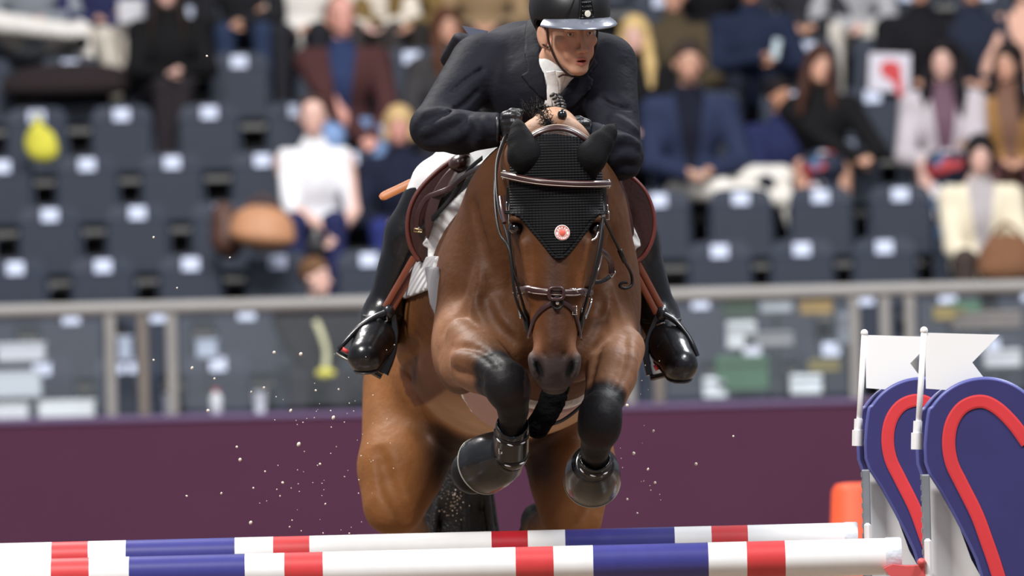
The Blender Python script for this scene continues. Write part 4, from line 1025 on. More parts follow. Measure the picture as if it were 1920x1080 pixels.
fr((-.0150, .0930, -.0835), (0, .0995, -.0860), .0038, .0058, .004); fr((.0150, .0930, -.0835), (0, .0995, -.0860), .0038, .0058, .004)
fe((0, .100, -.0785), (.0140, .016, .0034), .002, '-')
fr((-.006, -.020, -.060), (-.022, -.075, -.150), .056, .058, .03)
cSk = np.array(lin((204, 156, 130)))
def skin_color(P):
    q = (P - HO) @ RH; n = len(P); c = np.tile(cSk, (n, 1)); x, y, z = q.T
    fr_ = ss(y, .025, .065)
    c = mixc(c, lin((214, 130, 110)), .45 * np.exp(-((np.abs(x) - .042) / .018) ** 2 - ((z + .035) / .022) ** 2) * fr_)
    c = mixc(c, lin((205, 125, 108)), .40 * np.exp(-(x / .013) ** 2 - ((z + .045) / .012) ** 2) * (y > .095))
    c = mixc(c, lin((186, 92, 88)), .85 * np.exp(-(x / .0185) ** 4 - ((z + .0785) / .0115) ** 4) * (y > .088))
    c = mixc(c, lin((60, 18, 20)), np.exp(-(x / .014) ** 4 - ((z + .0785) / .0032) ** 2) * (y > .080) * (y < .0985))
    c = mixc(c, lin((160, 120, 100)), .35 * ss(-z, .06, .085) * (1 - np.exp(-(x / .03) ** 4 - ((z + .079) / .016) ** 4)) * (y > -.02))
    for sg in (-1, 1):
        c = mixc(c, lin((84, 54, 38)), .9 * np.exp(-((x - sg * .031) / .017) ** 4 - ((z - .0205 - .1 * (np.abs(x) - .02)) / .0042) ** 2) * fr_)
        c = mixc(c, lin((70, 44, 36)), .75 * np.exp(-((x - sg * .0315) / .0145) ** 4 - ((z - .0065) / .0022) ** 2) * fr_)
        c = mixc(c, lin((150, 96, 80)), .5 * np.exp(-((x - sg * .0315) / .016) ** 4 - ((z + .001) / .010) ** 2) * fr_)
    c = mixc(c, lin((70, 48, 34)), .8 * (y < -.005) * ss(z, -.012, .01) * (np.abs(x) < .076))
    return c
D1, l1, h1, _ = FH.grid(.0022); D1[0] = D1[-1] = .01; D1[:, 0] = D1[:, -1] = .01; D1[:, :, 0] = D1[:, :, -1] = .01
va, fa = nets(D1, l1, h1); va = smooth_v(va, fa, 1)
D2, l2, h2, _ = B.grid(.012); D2 = D2 + .010; vb, fb = nets(D2, l2, h2)
me = raw_mesh('body', np.r_[va, vb], np.r_[fa, fb + len(va)]); paint(me, np.r_[skin_color(va), np.tile(cSk, (len(vb), 1))]); link('body', me, mSkin, rider)
mb = MB()
mEyeW = mat('eye_white', (214, 206, 200), .15, coat=.5); mIris = mat('dark_iris', (48, 36, 30), .1, coat=.8)
for sg in (-1, 1):
    mb = MB(); mb.ell(hp(sg * .0315, .0735, .0005), (.0122, .0122, .0122), RH, 20, 14); ey = mb.build('eyeball', mEyeW, rider)
    mb = MB(); mb.ell(hp(sg * .0315 - .0005, .0822, .0005), (.0058, .0042, .0058), RH, 16, 8); mb.build('iris', mIris, ey)
# helmet
helm = thing('helmet', None, None, HO); helm.parent = rider; helm.location = [float(v) for v in (HO - wloc(rider))]
HS = SDF(); HS.ell(hp(.008, -.012, .060), (.116, .140, .115), RH)
def hcut(P):
    q = (P - HO) @ RH; x, y, z = q.T if q.ndim == 2 else (q[..., 0], q[..., 1], q[..., 2])
    edge = .033 + .012 * np.cos(np.arctan2(x, y)) - .040 * ss(-y, .0, .06)
    inner = -(np.sqrt((x / .100) ** 2 + ((y + .012) / .124) ** 2 + ((z - .055) / .100) ** 2) - 1) * .1
    return np.maximum(edge - z, inner)
sh = sdf_obj('helmet_shell', HS, .0035, mHelm, helm, cut=hcut, smooth=2)
vs, fs = [], []; nT, nR = 40, 6
for sd in (0, 1):
    for i in range(nT + 1):
        th = math.radians(-64 + 146 * i / nT); w = .056 * max(math.cos(th * 1.12), 0) ** .8 + .004
        for j in range(nR + 1):
            u = j / nR; r0 = np.array([math.sin(th) * .113, -.012 + math.cos(th) * .137]); o = np.array([math.sin(th) * .55, math.cos(th)]); o = o / np.linalg.norm(o)
            xy = r0 + o * w * u; z = .051 + .002 * math.cos(th) - .011 * u - .010 * u * u * math.cos(th) - (.0035 if sd else 0) - .010 * abs(math.sin(th)) ** 3
            vs.append(hp(xy[0], xy[1], z))
m_ = (nT + 1) * (nR + 1); a_ = lambda i, j, s: s * m_ + i * (nR + 1) + j
for i in range(nT):
    for j in range(nR): fs += [(a_(i, j, 0), a_(i + 1, j, 0), a_(i + 1, j + 1, 0), a_(i, j + 1, 0)), (a_(i, j, 1), a_(i, j + 1, 1), a_(i + 1, j + 1, 1), a_(i + 1, j, 1))]
    fs.append((a_(i, nR, 0), a_(i + 1, nR, 0), a_(i + 1, nR, 1), a_(i, nR, 1)))
mb = MB(); mb.add(vs, fs); mb.build('visor', mVisor, helm)
def hs(th, z, off=0):     # point on the helmet: angle from the face direction, height
    c = (z - .062) / .115; r = math.sqrt(max(1 - c * c, 0)); n_ = V(math.sin(th) * r / .116, math.cos(th) * r / .140, c / .115); n_ /= np.linalg.norm(n_)
    return hp(math.sin(th) * r * .116 + n_[0] * off, -.012 + math.cos(th) * r * .140 + n_[1] * off, z + n_[2] * off), RH @ n_
mVent = mat('gloss_black_vent', (10, 10, 12), .15, coat=.8)
pts = [hs(t, z, .003)[0] for t, z in [(-.15, .055), (.15, .055), (.11, .145), (-.11, .145)]]
fr_pts = [hs(t, z, .002)[0] for t, z in [(-.19, .058), (0, .057), (.19, .058), (.17, .09), (.13, .12), (.11, .15), (-.11, .15), (-.13, .12), (-.17, .08)]]
mb = MB(); mb.tube(fr_pts, .0028, 8, closed=True, n=3); vt = mb.build('front_vent', mVent, helm)
for i in range(9):
    z = .064 + i * .0115; w = .145 - .006 * i
    for j in range(5):
        t0 = -w + 2 * w * j / 5 + .008; t1 = -w + 2 * w * (j + 1) / 5 - .008
        q0, n0 = hs(t0, z, .003); q1, n1 = hs(t1, z, .003); mb = MB(); mb.tube([q0, q1], .0036, 6); mb.build('vent_bar', mVent, vt)
p0, n0 = hs(.0, .068, .005); mb = MB(); mb.lathe([(.009, 0), (.0098, .002), (.0088, .004), (.002, .0045)], p0, n0, 24); mb.build('round_badge', mat('ivory_badge', (226, 220, 204), .4), helm, auto=50)
for t in (-.55, .55):
    mb = MB(); mb.tube([hs(t * (1 - .12 * k),   .058 + .016 * k, .0005)[0] for k in range(7)], .0016, 6); mb.build('shell_seam', mHelm, helm)
mStrap = mat('brown_black_strap', (44, 24, 22), .5)
for sg in (-1, 1):
    mb = MB(); mb.tube([hp(sg * .084, .028, .035), hp(sg * .0785, .030, -.02), hp(sg * .0700, .040, -.055), hp(sg * .052, .052, -.095), hp(sg * .022, .058, -.126), hp(0, .058, -.131)], .0034, 8, n=5); mb.build('chin_strap', mStrap, helm)
    mb = MB(); mb.tube([hp(sg * .088, -.03, .02), hp(sg * .086, -.02, -.03), hp(sg * .076, .025, -.045)], .003, 8, n=4); mb.build('rear_strap', mStrap, helm)
mb = MB(); mb.tube([hp(-.018, .058, -.128), hp(-.04, .055, -.124), hp(-.055, .055, -.130)], .003, 6, n=3); mb.build('strap_end', mStrap, helm)
mb = MB(); e = SDF(); e.ell(hp(.075, -.02, -.045), (.018, .03, .035), RH); e.ell(hp(.07, -.045, -.01), (.02, .03, .04), RH)
sdf_obj('hair', e, .005, mat('dark_brown_hair', (40, 26, 20), .5, bump=.6, bscale=200), rider)
# jacket, sleeves and all, open at the neck
vpoly = [(1005, 30), (1012, 75), (1018, 125), (1029, 192), (1038, 194), (1058, 168), (1079, 140), (1096, 118), (1110, 60), (1090, 20)]
def jcut(P):
    px, py = PJ(P); d = poly_sd(px, py, vpoly) / 640.
    v = np.minimum(-d, 9); fronty = P[..., 1] - .50
    carve = np.maximum(d, fronty)                       # inside the V, in front
    cuff = np.maximum(px - 938, -0) / 640. - 9 * (P[..., 1] > .25)
    cuff = np.where((px > 900) & (px < 1000) & (P[..., 1] < .22) & (py > 200), (px - 938) / 640., -1)
    cuffr = np.where((px > 1060) & (px < 1125) & (P[..., 1] < .16) & (py > 215), (1108 - px) / 640., -1)
    return np.maximum(np.maximum(-carve, cuff), cuffr)
J = SDF(); J.p = [q for q in B.p if q[7] in (0, 1)]
# cloth folds
def fold(pts, r, dpt, op='+'):
    P = [hit(a, b, J) for a, b in catmull(np.array(pts, float), 4)]; N = J.grad(np.array(P))
    for i in range(len(P) - 1): J.rc(P[i] + N[i] * dpt, P[i + 1] + N[i + 1] * dpt, r, r, .016, op)
base = list(J.p); J2 = SDF(); J2.p = base
for pts, r, dpt, op in (([(800, 215), (835, 212), (870, 222)], .006, .000, '+'), ([(795, 250), (830, 235), (858, 222)], .006, .001, '+'), ([(800, 268), (845, 262), (880, 240)], .006, .000, '+'),
                        ([(890, 225), (900, 245), (896, 270)], .006, .001, '+'), ([(910, 225), (918, 245)], .005, .0, '+'), ([(838, 215), (870, 195), (895, 170)], .007, .002, '-'),
                        ([(845, 175), (875, 150), (905, 130)], .006, .002, '-'), ([(1150, 225), (1170, 235), (1190, 250)], .006, .001, '+'), ([(1150, 260), (1172, 262), (1192, 275)], .006, .001, '+'),
                        ([(1140, 300), (1165, 290), (1190, 296)], .006, .0, '+'), ([(1150, 322), (1170, 318), (1188, 322)], .005, .0, '+'), ([(1128, 185), (1150, 200), (1178, 205)], .006, .002, '-')):
    fold(pts, r, dpt, op)
# skirt flaring up behind the back
J.rc(K(884, 88, .92), K(850, 122, 1.06), .060, .040, .05, '+', 0, ((.55, 0, .83), 2.2)); J.rc(K(900, 190, .9), K(848, 150, 1.05), .05, .03, .05, '+', 0, ((.83, 0, -.55), 2.0))
sdf_obj('jacket', J, .0065, mJkt, rider, off=.006, cut=jcut, smooth=2)
mb = MB(); mb.prism([K(866, 48, 1.04), K(915, 58, .93), K(912, 78, .93), K(886, 76, .98)], (0, 1, 0), .012); mb.build('turned_up_vent', mat('navy_lining', (70, 74, 92), .6), rider, smooth=False)
for nm, poly, of in (('lapel', [(1000, 28), (1012, 75), (1018, 125), (1029, 192), (1014, 183), (990, 160), (976, 142), (990, 134), (983, 100), (984, 55), (990, 35)], .012),
                 ('lapel', [(1094, 112), (1079, 140), (1036, 198), (1044, 212), (1076, 200), (1108, 168), (1114, 150), (1104, 142), (1122, 120), (1110, 100)], .012)):
    sdf_obj(nm, J, .005, mJkt, rider, lo=[*K(955, 230, 0)[:1], -.05, K(960, 230, 0)[2]], hi=[K(1145, 20, 0)[0], .55, K(1145, 15, 0)[2]], off=of, cut=cut_poly(poly, -9, .52), smooth=1)
sp = [(1000, 20), (1005, 75), (1010, 130), (1020, 205), (1042, 205), (1066, 175), (1090, 148), (1108, 120), (1115, 60), (1090, 15)]
Sh = SDF(); Sh.p = base[:]; Sh.rc(hp(-.008, -.025, -.095), hp(-.020, -.062, -.145), .060, .070, .02)
sdf_obj('shirt', Sh, .005, mShirt, rider, lo=[*K(990, 230, 0)[:1], -.05, K(960, 215, 0)[2]], hi=[K(1125, 20, 0)[0], .55, K(1125, 40, 0)[2]], off=-.002, cut=cut_poly(sp, -9, .52), smooth=1)
# tie
P, N = drape([(1034, 132), (1037, 150), (1036, 175), (1034, 196)], Sh, .006, n=5); mb = MB(); mb.ribbon(P, N, np.linspace(.028, .045, len(P)), .008, 0); mb.build('tie', mShirt, rider, auto=60)
P, N = drape([(1052, 132), (1050, 145), (1044, 165), (1040, 185)], Sh, .004, n=5); mb = MB(); mb.ribbon(P, N, np.linspace(.03, .022, len(P)), .008, 0); mb.build('tie', mShirt, rider, auto=60)
sdf_obj('glove', B, .0035, mGlove, rider, gs=(6,), lo=K(915, 275, -.0) * V(1, 0, 1) + V(0, -.02, 0), hi=K(1000, 195, 0) * V(1, 0, 1) + V(0, .20, 0), smooth=1)
sdf_obj('glove', B, .0035, mGlove, rider, gs=(6,), lo=K(1050, 290, -.0) * V(1, 0, 1) + V(0, -.02, 0), hi=K(1135, 205, 0) * V(1, 0, 1) + V(0, .20, 0), smooth=1)
mb = MB(); q = K(933, 243, .09); mb.tube([q + V(0, .030 * math.cos(a), .036 * math.sin(a)) for a in np.linspace(0, 6.28, 17)[:-1]], .005, 6, closed=True); mb.build('glove_cuff', mGlove, rider)
def bcut(P): return np.full(P.shape[:-1], -1.)
sdf_obj('breeches', B, .009, mWhiteC, rider, gs=(2, 3), off=.004, cut=lambda P: (lambda px, py: np.maximum((py - 368 - (px < 960) * 4) / 640., -1))(*PJ(P)), smooth=2)
def shaft(sg):
    return lambda P: (lambda px, py: np.maximum.reduce([(np.where(px < 960, 352 - (px - 770) * .35, 372) - py) / 640., (px - 960) * sg / 640.]))(*PJ(P))
for sg in (-1, 1):
    x0 = (600, 900) if sg < 0 else (1150, 1350)
    lo = [K(x0[0], 0, .6)[0], .35, K(960, 760, .6)[2]]; hi = [K(x0[1], 0, .6)[0], 1.05, K(960, 320, .6)[2]]
    b_ = sdf_obj('riding_boot', B, .006, mBootL, rider, gs=(3, 4), off=.008, lo=lo, hi=hi, cut=shaft(-sg), smooth=2)
    # sole and toe-cap seam
    tq = K(685, 668, .55) if sg < 0 else K(1275, 684, .55); ms = K(700, 640, .64) if sg < 0 else K(1257, 650, .64); hq = K(724, 618, .83) if sg < 0 else K(1232, 615, .83)
    ax = nrm(tq - hq); sd = nrm(np.cross(ax, (0, 0, 1))); up = nrm(np.cross(sd, ax)); up = up if up[2] > 0 else -up
    So = SDF(); fl_ = (up, 4.5); q0 = hq - up * .040; q1 = ms - up * .050; q2 = tq - up * .043
    So.rc(q0, q0 + ax * .03, .034, .034, .02, flat=fl_); So.rc(q0, q1, .032, .044, .02, flat=fl_); So.rc(q1, q2, .046, .041, .02, flat=fl_)
    sdf_obj('boot_sole', So, .004, mat('boot_sole', (60, 60, 64), .3, coat=.3), b_)
    P = [ms + ax * .045 + (math.cos(a) * up * .9 + math.sin(a) * sd) * .055 for a in np.linspace(-1.2, 1.2, 9)]
    mb = MB(); mb.tube(P, .0022, 6, n=2); mb.build('toe_cap_seam', mBootL, b_)
    for k in range(3):
        c = ms - ax * (.035 + .018 * k) + up * (.050 + .006 * k); mb = MB(); mb.tube([c - sd * .018, c + up * .006, c + sd * .018 + ax * .006], .0028, 6, n=3); mb.build('boot_lace', mLeaB, b_)
    an = K(717, 592, .70) if sg < 0 else K(1240, 600, .70); mb = MB(); mb.tube([an + V(math.cos(a) * .055, math.sin(a) * .055 - .0, .006 * math.sin(a)) for a in np.linspace(0, 6.28, 17)[:-1]], .006, 6, closed=True); mb.build('spur_strap', mLeaB, b_)
    mb = MB(); q = K(716, 594, .635) if sg < 0 else K(1237, 612, .635); mb.tube([q + V(-.010, 0, .004), q + V(.014, 0, .012), q + V(.016, 0, -.012), q + V(.002, 0, -.018)], .003, 6); mb.build('spur_buckle', mSteel, b_)
# stirrups
mStir = mat('black_stirrup', (26, 26, 30), .3, coat=.4); mPin = mat('red_pin', (214, 70, 66), .4)
def stirrup(label, top, outer, inner, tread, pin, leathers, wide):
    t = thing('stirrup', label, 'stirrup', K(*top), 'stirrups under the rider boots')
    for nm, pts, r in (('outer_branch', outer, .0085), ('inner_branch', inner, .010)):
        P = np.array([K(*p) for p in pts]); mb = MB()
        if nm == 'inner_branch': mb.ribbon(P, (0, -1, 0), np.linspace(.016, wide, len(P)), .018, 5)
        else: mb.tube(P, r, 10, n=5)
        mb.build(nm, mStir, t, auto=50)
    P = np.array([K(*p) for p in tread]); mb = MB(); a, b = P[0], P[-1]; n_ = nrm(np.cross(b - a, (0, 1, 0))); n_ = n_ if n_[2] > 0 else -n_
    mb.prism([a + V(0, -.03, 0), b + V(0, -.03, 0), b + V(0, .03, 0), a + V(0, .03, 0)], -n_, .014); mb.build('tread', mStir, t, smooth=False)
    mb = MB(); mb.tube([a + V(0, -.035, 0) - n_ * .012, b + V(0, -.035, 0) - n_ * .012], .0045, 8); mb.build('tread_edge', mat('worn_steel_edge', (120, 118, 112), .3, metal=.7), t)
    mb = MB(); mb.tube([K(*pin[0]), K(*pin[1])], .006, 8); mb.build('release_pin', mPin, t)
    mb = MB(); mb.ell(K(*top) + V(0, 0, -.004), (.018, .012, .022)); mb.build('top_loop', mStir, t)
    for a, b in leathers:
        mb = MB(); mb.ribbon(np.array([K(*a), (K(*a) + K(*b)) / 2 + V(0, .004, 0), K(*b)]), (0, -1, 0), .019, .004, 4); mb.build('stirrup_leather', mTan, t, auto=50)
stirrup('black stirrup hanging left of the horse with red pin, boot inside', (728, 582, .64), [(722, 586, .63), (700, 596, .62), (672, 615, .61), (648, 640, .6), (634, 655, .6)], [(738, 590, .66), (740, 625, .66), (732, 665, .65), (716, 700, .64)], [(634, 656, .62), (718, 702, .64)], ((642, 654, .585), (654, 661, .585)), [((776, 482, .64), (722, 576, .64)), ((790, 484, .66), (735, 580, .65))], .040)
stirrup('black stirrup hanging right of the horse, outer branch bowed away', (1241, 586, .64), [(1246, 590, .63), (1268, 604, .62), (1288, 628, .61), (1300, 650, .6), (1307, 668, .6)], [(1232, 592, .66), (1220, 622, .66), (1211, 660, .65), (1219, 704, .64)], [(1218, 704, .64), (1304, 684, .62)], ((1228, 684, .6), (1233, 694, .6)), [((1183, 496, .64), (1231, 588, .64)), ((1196, 494, .66), (1243, 582, .65))], .022)
# tan strap end sticking out behind the knee
P = np.array([K(772, 343, .9), K(745, 356, .9), K(720, 368, .9), K(713, 372, .9)]); mb = MB(); mb.ribbon(P, (0, -.9, .4), [.026, .026, .026, .014], .006, 4); mb.build('strap_tab', mat('orange_tan_leather', (176, 104, 52), .45), sad, auto=50)
# ================================================================== THE SPECTATORS
def skin_rgb(t): return {'pale': (228, 186, 172), 'warm': (206, 158, 134), 'tan': (188, 136, 108), 'red': (214, 156, 142)}[t]
MC = {}
def cm(nm, c, **kw):
    if (nm, c) not in MC: MC[(nm, c)] = mat(nm, c, kw.pop('rough', .85), noise=kw.pop('noise', .12), nscale=9, bump=.4, bscale=20, spec=.15, **kw)
    return MC[(nm, c)]
mFace = mat('spectator_skin', (210, 160, 140), .55, attr=True, noise=.03)
def spectator(label, px, py, k, top, legs_c=None, hair=None, hs_='short', skin='warm', s=1.0, turn=0, tilt=0, lean=.05, hands=None, knees=None, feet=None, shirt=None, sleeve='long',
              skirt=False, shoes=(30, 28, 30), under=None, fem=False, dy=0, cross=0, extra=None):
    if py < -22: py = ROWPY[k] - .38 * S(row_y(k))
    y = row_y(k) - .13 + dy; hl = V(0, -lean - .03, .76 * s)
    hp_ = W(px, py, y - lean - .03); o = hp_ - hl
    t = thing('person', label, 'person', o, 'spectators seated in the grandstand')
    Bd = SDF(); A = lambda v: o + s * np.asarray(v, float)
    sw = .175 if fem else .195; L = lean / s
    Bd.ell(A((0, 0, .10)), s * V(.175, .14, .12), k=.05)
    Bd.rc(A((0, -.01, .12)), A((0, -L * .6, .36)), .125 * s, .13 * s, .06, flat=((0, 1, 0), 1.2))
    Bd.ell(A((0, -L * .7, .40)), s * V(.16 if fem else .175, .12, .15), k=.05)
    Bd.rc(A((-sw, -L * .8, .50)), A((sw, -L * .8, .50)), .062 * s, .062 * s, .05)
    Bd.rc(A((0, -L * .85, .53)), A((0, -L, .68)), .056 * s, .05 * s, .03, g=5)
    hands = hands or ((-.07, -.36, .17), (.07, -.37, .17)); kn = knees or ((-.12, -.44, .13), (.12, -.44, .13)); ft = feet or ((-.12, -.50, -.32), (.12, -.50, -.32))
    kn = [(a, max(b * .85, -.38), c) for a, b, c in kn]; ft = [(a, max(b * .8, -.40), c) for a, b, c in ft]
    for i, sg in ((0, -1), (1, 1)):
        h_ = np.array(hands[i], float); sh = V(sg * (sw + .01), -L * .8, .49)
        mid = (sh + h_) / 2; bend = max(.29 ** 2 - (np.linalg.norm(sh - h_) / 2) ** 2, .0004) ** .5; el = mid + nrm(V(sg * .75, .25, -.75)) * min(bend, .2)
        Bd.rc(A(sh), A(el), .054 * s, .043 * s, .03, g=1); Bd.rc(A(el), A(h_), .042 * s, .030 * s, .012, g=1 if sleeve == 'long' else 6)
        d = nrm(h_ - el); hc = h_ + d * .045; Bd.ell(A(hc), s * V(.032, .034, .024), k=.02, g=6)
        sd = nrm(np.cross(d, (0, 0, 1)))
        for j in range(4): Bd.rc(A(hc + sd * (.021 - .014 * j)), A(hc + sd * (.022 - .0145 * j) + d * .055 + V(0, 0, -.02)), .0095 * s, .008 * s, .003, g=6)
        Bd.rc(A(hc - sd * .02 * sg), A(hc - sd * .038 * sg + d * .03), .011 * s, .009 * s, .008, g=6)
        hip = V(sg * .09, -.02, .09); kk = np.array(kn[i], float); f = np.array(ft[i], float)
        Bd.rc(A(hip), A(kk), .085 * s, .062 * s, .03, g=2); Bd.rc(A(kk), A(f), .058 * s, .038 * s, .012, g=2)
        Bd.rc(A(f + V(0, .04, -.05)), A(f + V(sg * .02, -.15, -.07)), .038 * s, .034 * s, .02, g=4)
    # head in its own turned frame
    R = rotm(0, tilt, turn); hc = hp_
    def Q(x, y_, z): return hc + s * (R @ V(x, -y_, z))
    def he(c, r, kk=.012, op='+', g=5): Bd.ell(Q(*c), s * V(*r), R, kk, op, g)
    he((0, -.01, .03), (.074, .092, .088)); he((0, .025, -.035), (.058, .06, .082), .02)
    Bd.rc(Q(0, .085, .0), Q(0, .108, -.035), .008 * s, .011 * s, .01, g=5); he((0, .070, -.095), (.022, .018, .018), .015)
    for sg in (-1, 1):
        he((sg * .030, .094, .006), (.015, .014, .009), .01, '-'); he((sg * .078, -.005, -.01), (.009, .018, .03), .006)
    he((0, .088, -.070), (.022, .008, .010), .006)
    cs = np.array(lin(skin_rgb(skin)))
    def colr(P):
        q = ((P - hc) @ R) / s * V(1, -1, 1); x, yy, z = q.T; c = np.tile(cs, (len(P), 1)); f = (yy > .05) & (np.abs(z) < .15); f = f.astype(float)
        for sg in (-1, 1):
            c = mixc(c, lin((60, 40, 34)), .8 * f * np.exp(-((x - sg * .030) / .013) ** 2 - ((z - .005) / .007) ** 2)); c = mixc(c, lin((70, 48, 38)), .6 * f * np.exp(-((x - sg * .032) / .018) ** 4 - ((z - .028) / .005) ** 2))
        c = mixc(c, lin((168, 80, 78)), .75 * f * np.exp(-(x / .022) ** 4 - ((z + .070) / .009) ** 2)); c = mixc(c, lin((206, 128, 112)), .35 * f * np.exp(-((np.abs(x) - .04) / .02) ** 2 - ((z + .03) / .02) ** 2))
        if hs_ == 'beard': c = mixc(c, lin((70, 56, 50)), .6 * f * ss(-z, .05, .07) * (1 - np.exp(-(x / .024) ** 4 - ((z + .07) / .01) ** 2)))
        return c
    sdf_obj('body', Bd, .0105, mFace, t, color=colr, smooth=1)
    if hair:
        Hr = SDF(); Hr.ell(Q(0, -.016, .040), s * V(.086, .102, .094), R, .01)
        cutz = .045 if hs_ in ('short', 'beard') else .05
        if hs_ in ('short', 'beard'): Hr.ell(Q(0, .075, -.055), s * V(.11, .125, .112), R, .015, '-')
        elif hs_ == 'receding': Hr.ell(Q(0, .085, -.02), s * V(.105, .135, .125), R, .015, '-')
        elif hs_ == 'bald': Hr.ell(Q(0, .06, .05), s * V(.15, .13, .12), R, .01, '-')
        elif hs_ == 'bob':
            for sg in (-1, 1): Hr.rc(Q(sg * .065, -.005, .03), Q(sg * .078, -.01, -.07), .032 * s, .026 * s, .02)
            Hr.rc(Q(0, -.06, 0), Q(0, -.07, -.07), .06 * s, .05 * s, .02); Hr.ell(Q(0, .09, -.045), s * V(.058, .075, .085), R, .012, '-')
        elif hs_ == 'long':
            for sg in (-1, 1): Hr.chain([(Q(sg * .060, .0, .04), .036 * s), (Q(sg * .082, .0, -.07), .034 * s), (Q(sg * .100, .03, -.20), .036 * s), (Q(sg * .105, .05, -.32), .020 * s)], k=.02)
            Hr.rc(Q(0, -.06, 0), Q(0, -.08, -.22), .07 * s, .07 * s, .03); Hr.ell(Q(0, .085, -.04), s * V(.060, .080, .090), R, .012, '-'); Hr.ell(Q(0, .06, -.16), s * V(.05, .10, .06), R, .02, '-')
        for i in range(10):
            a = i * 2.1; Hr.rc(Q(math.cos(a) * .04, -.05 + math.sin(a) * .03, .11), Q(math.cos(a) * .085, -.05 + math.sin(a) * .05, .05), .008 * s, .006 * s, .006)
        sdf_obj('hair', Hr, .009, cm('hair', hair, rough=.6), t)
    gs = (0, 1) if sleeve == 'long' else (0, 1)
    def topcut(P):
        q = (P - o) / s; x, yy, z = q[..., 0], q[..., 1], q[..., 2]
        v = np.full(x.shape, -1.)
        if sleeve == 'short': v = np.maximum(v, (np.abs(x) - sw - .035))
        return v
    T = SDF(); T.p = [q for q in Bd.p if q[7] in gs]
    T.rc(A((0, -L * .85, .52)), A((0, -L * .9, .585)), .085 * s, .066 * s, .03)
    if under is not None:
        ww = .055
        def front(P):
            q = (P - o) / s; w = ww * (.35 + 1.2 * np.clip((q[..., 2] - .1) / .5, 0, 1)); return np.maximum(np.abs(q[..., 0]) - w, q[..., 1] + .02)
        sdf_obj('jacket', T, .0125, cm('cloth', top), t, off=.022 * s, cut=lambda P: np.maximum(-front(P) * s, topcut(P)))
        sdf_obj('shirt', T, .0125, cm('cloth', under), t, gs=(0,), off=.008 * s)
    else:
        sdf_obj('top', T, .0125, cm('cloth', top), t, off=.018 * s, cut=topcut)
    if legs_c is not None:
        if skirt:
            Sk = SDF(); Sk.p = [q for q in Bd.p if q[7] == 2][0:0]; Sk.rc(A((0, -.02, .10)), A((0, -.36, .13)), .16 * s, .16 * s, .04, flat=((0, 0, 1), 1.6)); Sk.rc(A((0, -.36, .10)), A((0, -.38, -.20)), .13 * s, .17 * s, .04, flat=((0, 1, 0), 1.5))
            sdf_obj('skirt', Sk, .0125, legs_c if not isinstance(legs_c, tuple) else cm('cloth', legs_c), t)
        else: sdf_obj('trousers', Bd, .0125, cm('cloth', legs_c), t, gs=(2,), off=.014 * s)
    for sg in (-1, 1):
        Sx = SDF(); Sx.p = [q for q in Bd.p if q[7] == 4][(0 if sg < 0 else 1)::2]; sdf_obj('shoe', Sx, .012, cm('shoe', shoes), t, off=.008)
    return t, A
NAVY = (40, 48, 72); BLK = (22, 22, 24); DK = (34, 34, 38)
mFloral = None
def floral(nm):
    m = mat(nm, (30, 34, 50), .8); nt = m.node_tree; b = nt.nodes['Principled BSDF']; tc = nt.nodes.new('ShaderNodeTexCoord'); v = nt.nodes.new('ShaderNodeTexVoronoi'); v.inputs['Scale'].default_value = 13
    r = nt.nodes.new('ShaderNodeValToRGB'); r.color_ramp.interpolation = 'CONSTANT'; r.color_ramp.elements[0].color = (*lin((34, 42, 62)), 1); r.color_ramp.elements[1].position = .45; r.color_ramp.elements[1].color = (*lin((70, 100, 136)), 1)
    e = r.color_ramp.elements.new(.65); e.color = (*lin((176, 60, 62)), 1); e = r.color_ramp.elements.new(.82); e.color = (*lin((210, 205, 210)), 1)
    sp_ = nt.nodes.new('ShaderNodeSeparateColor'); nt.links.new(tc.outputs['Object'], v.inputs['Vector']); nt.links.new(v.outputs['Color'], sp_.inputs[0]); nt.links.new(sp_.outputs[0], r.inputs['Fac']); nt.links.new(r.outputs[0], b.inputs['Base Color']); return m
# left block
spectator('person in grey top with white trousers crossed, top left corner', 55, -62, 7, (138, 144, 152), (232, 228, 222), (60, 48, 42), 'short', lean=.06, knees=((-.20, -.42, .20), (.34, -.36, .14)), feet=((.34, -.46, .12), (.36, -.46, -.28)), hands=((-.05, -.3, .22), (.1, -.3, .22)))
spectator('person in navy jacket and beige trousers, second from the top left corner', 190, -75, 7, (46, 50, 86), (204, 196, 184), (44, 36, 34), 'short', hands=((-.05, -.34, .22), (.16, -.34, .26)), knees=((.02, -.44, .10), (.18, -.44, .12)), feet=((.10, -.48, -.30), (.20, -.50, -.30)))
spectator('woman in black coat with hands clasped on dark trousers, top left', 312, -20, 6, BLK, (44, 40, 44), (34, 26, 24), 'long', 'pale', hands=((.00, -.40, .22), (.10, -.42, .24)), knees=((-.02, -.46, .14), (.10, -.48, .16)), feet=((-.04, -.54, -.36), (.06, -.60, -.34)), fem=True)
spectator('person in black jacket over blue jeans, hands joined, top left', 455, -85, 7, (34, 34, 38), (44, 56, 82), (40, 34, 32), 'short', hands=((-.08, -.36, .18), (.0, -.38, .20)), shirt=None)
spectator('person in a white shirt with bare tan forearms, top row', 560, -70, 7, (236, 232, 226), (40, 40, 46), (52, 40, 34), 'short', 'tan', hands=((-.14, -.28, .14), (.06, -.3, .16)), sleeve='short')
spectator('bald man in open brown jacket over navy shirt, hands clasped', 640, 30, 5, (74, 46, 46), (132, 160, 205), (120, 92, 78), 'bald', 'red', s=1.08, turn=20, under=(46, 58, 92), hands=((.10, -.42, .06), (.18, -.42, .06)), knees=((-.06, -.44, .06), (.2, -.46, .06)), lean=.12)
spectator('person in cream top behind the bald man', 700, -40, 7, (226, 216, 202), (60, 56, 56), (150, 120, 90), 'bob', 'pale', fem=True)
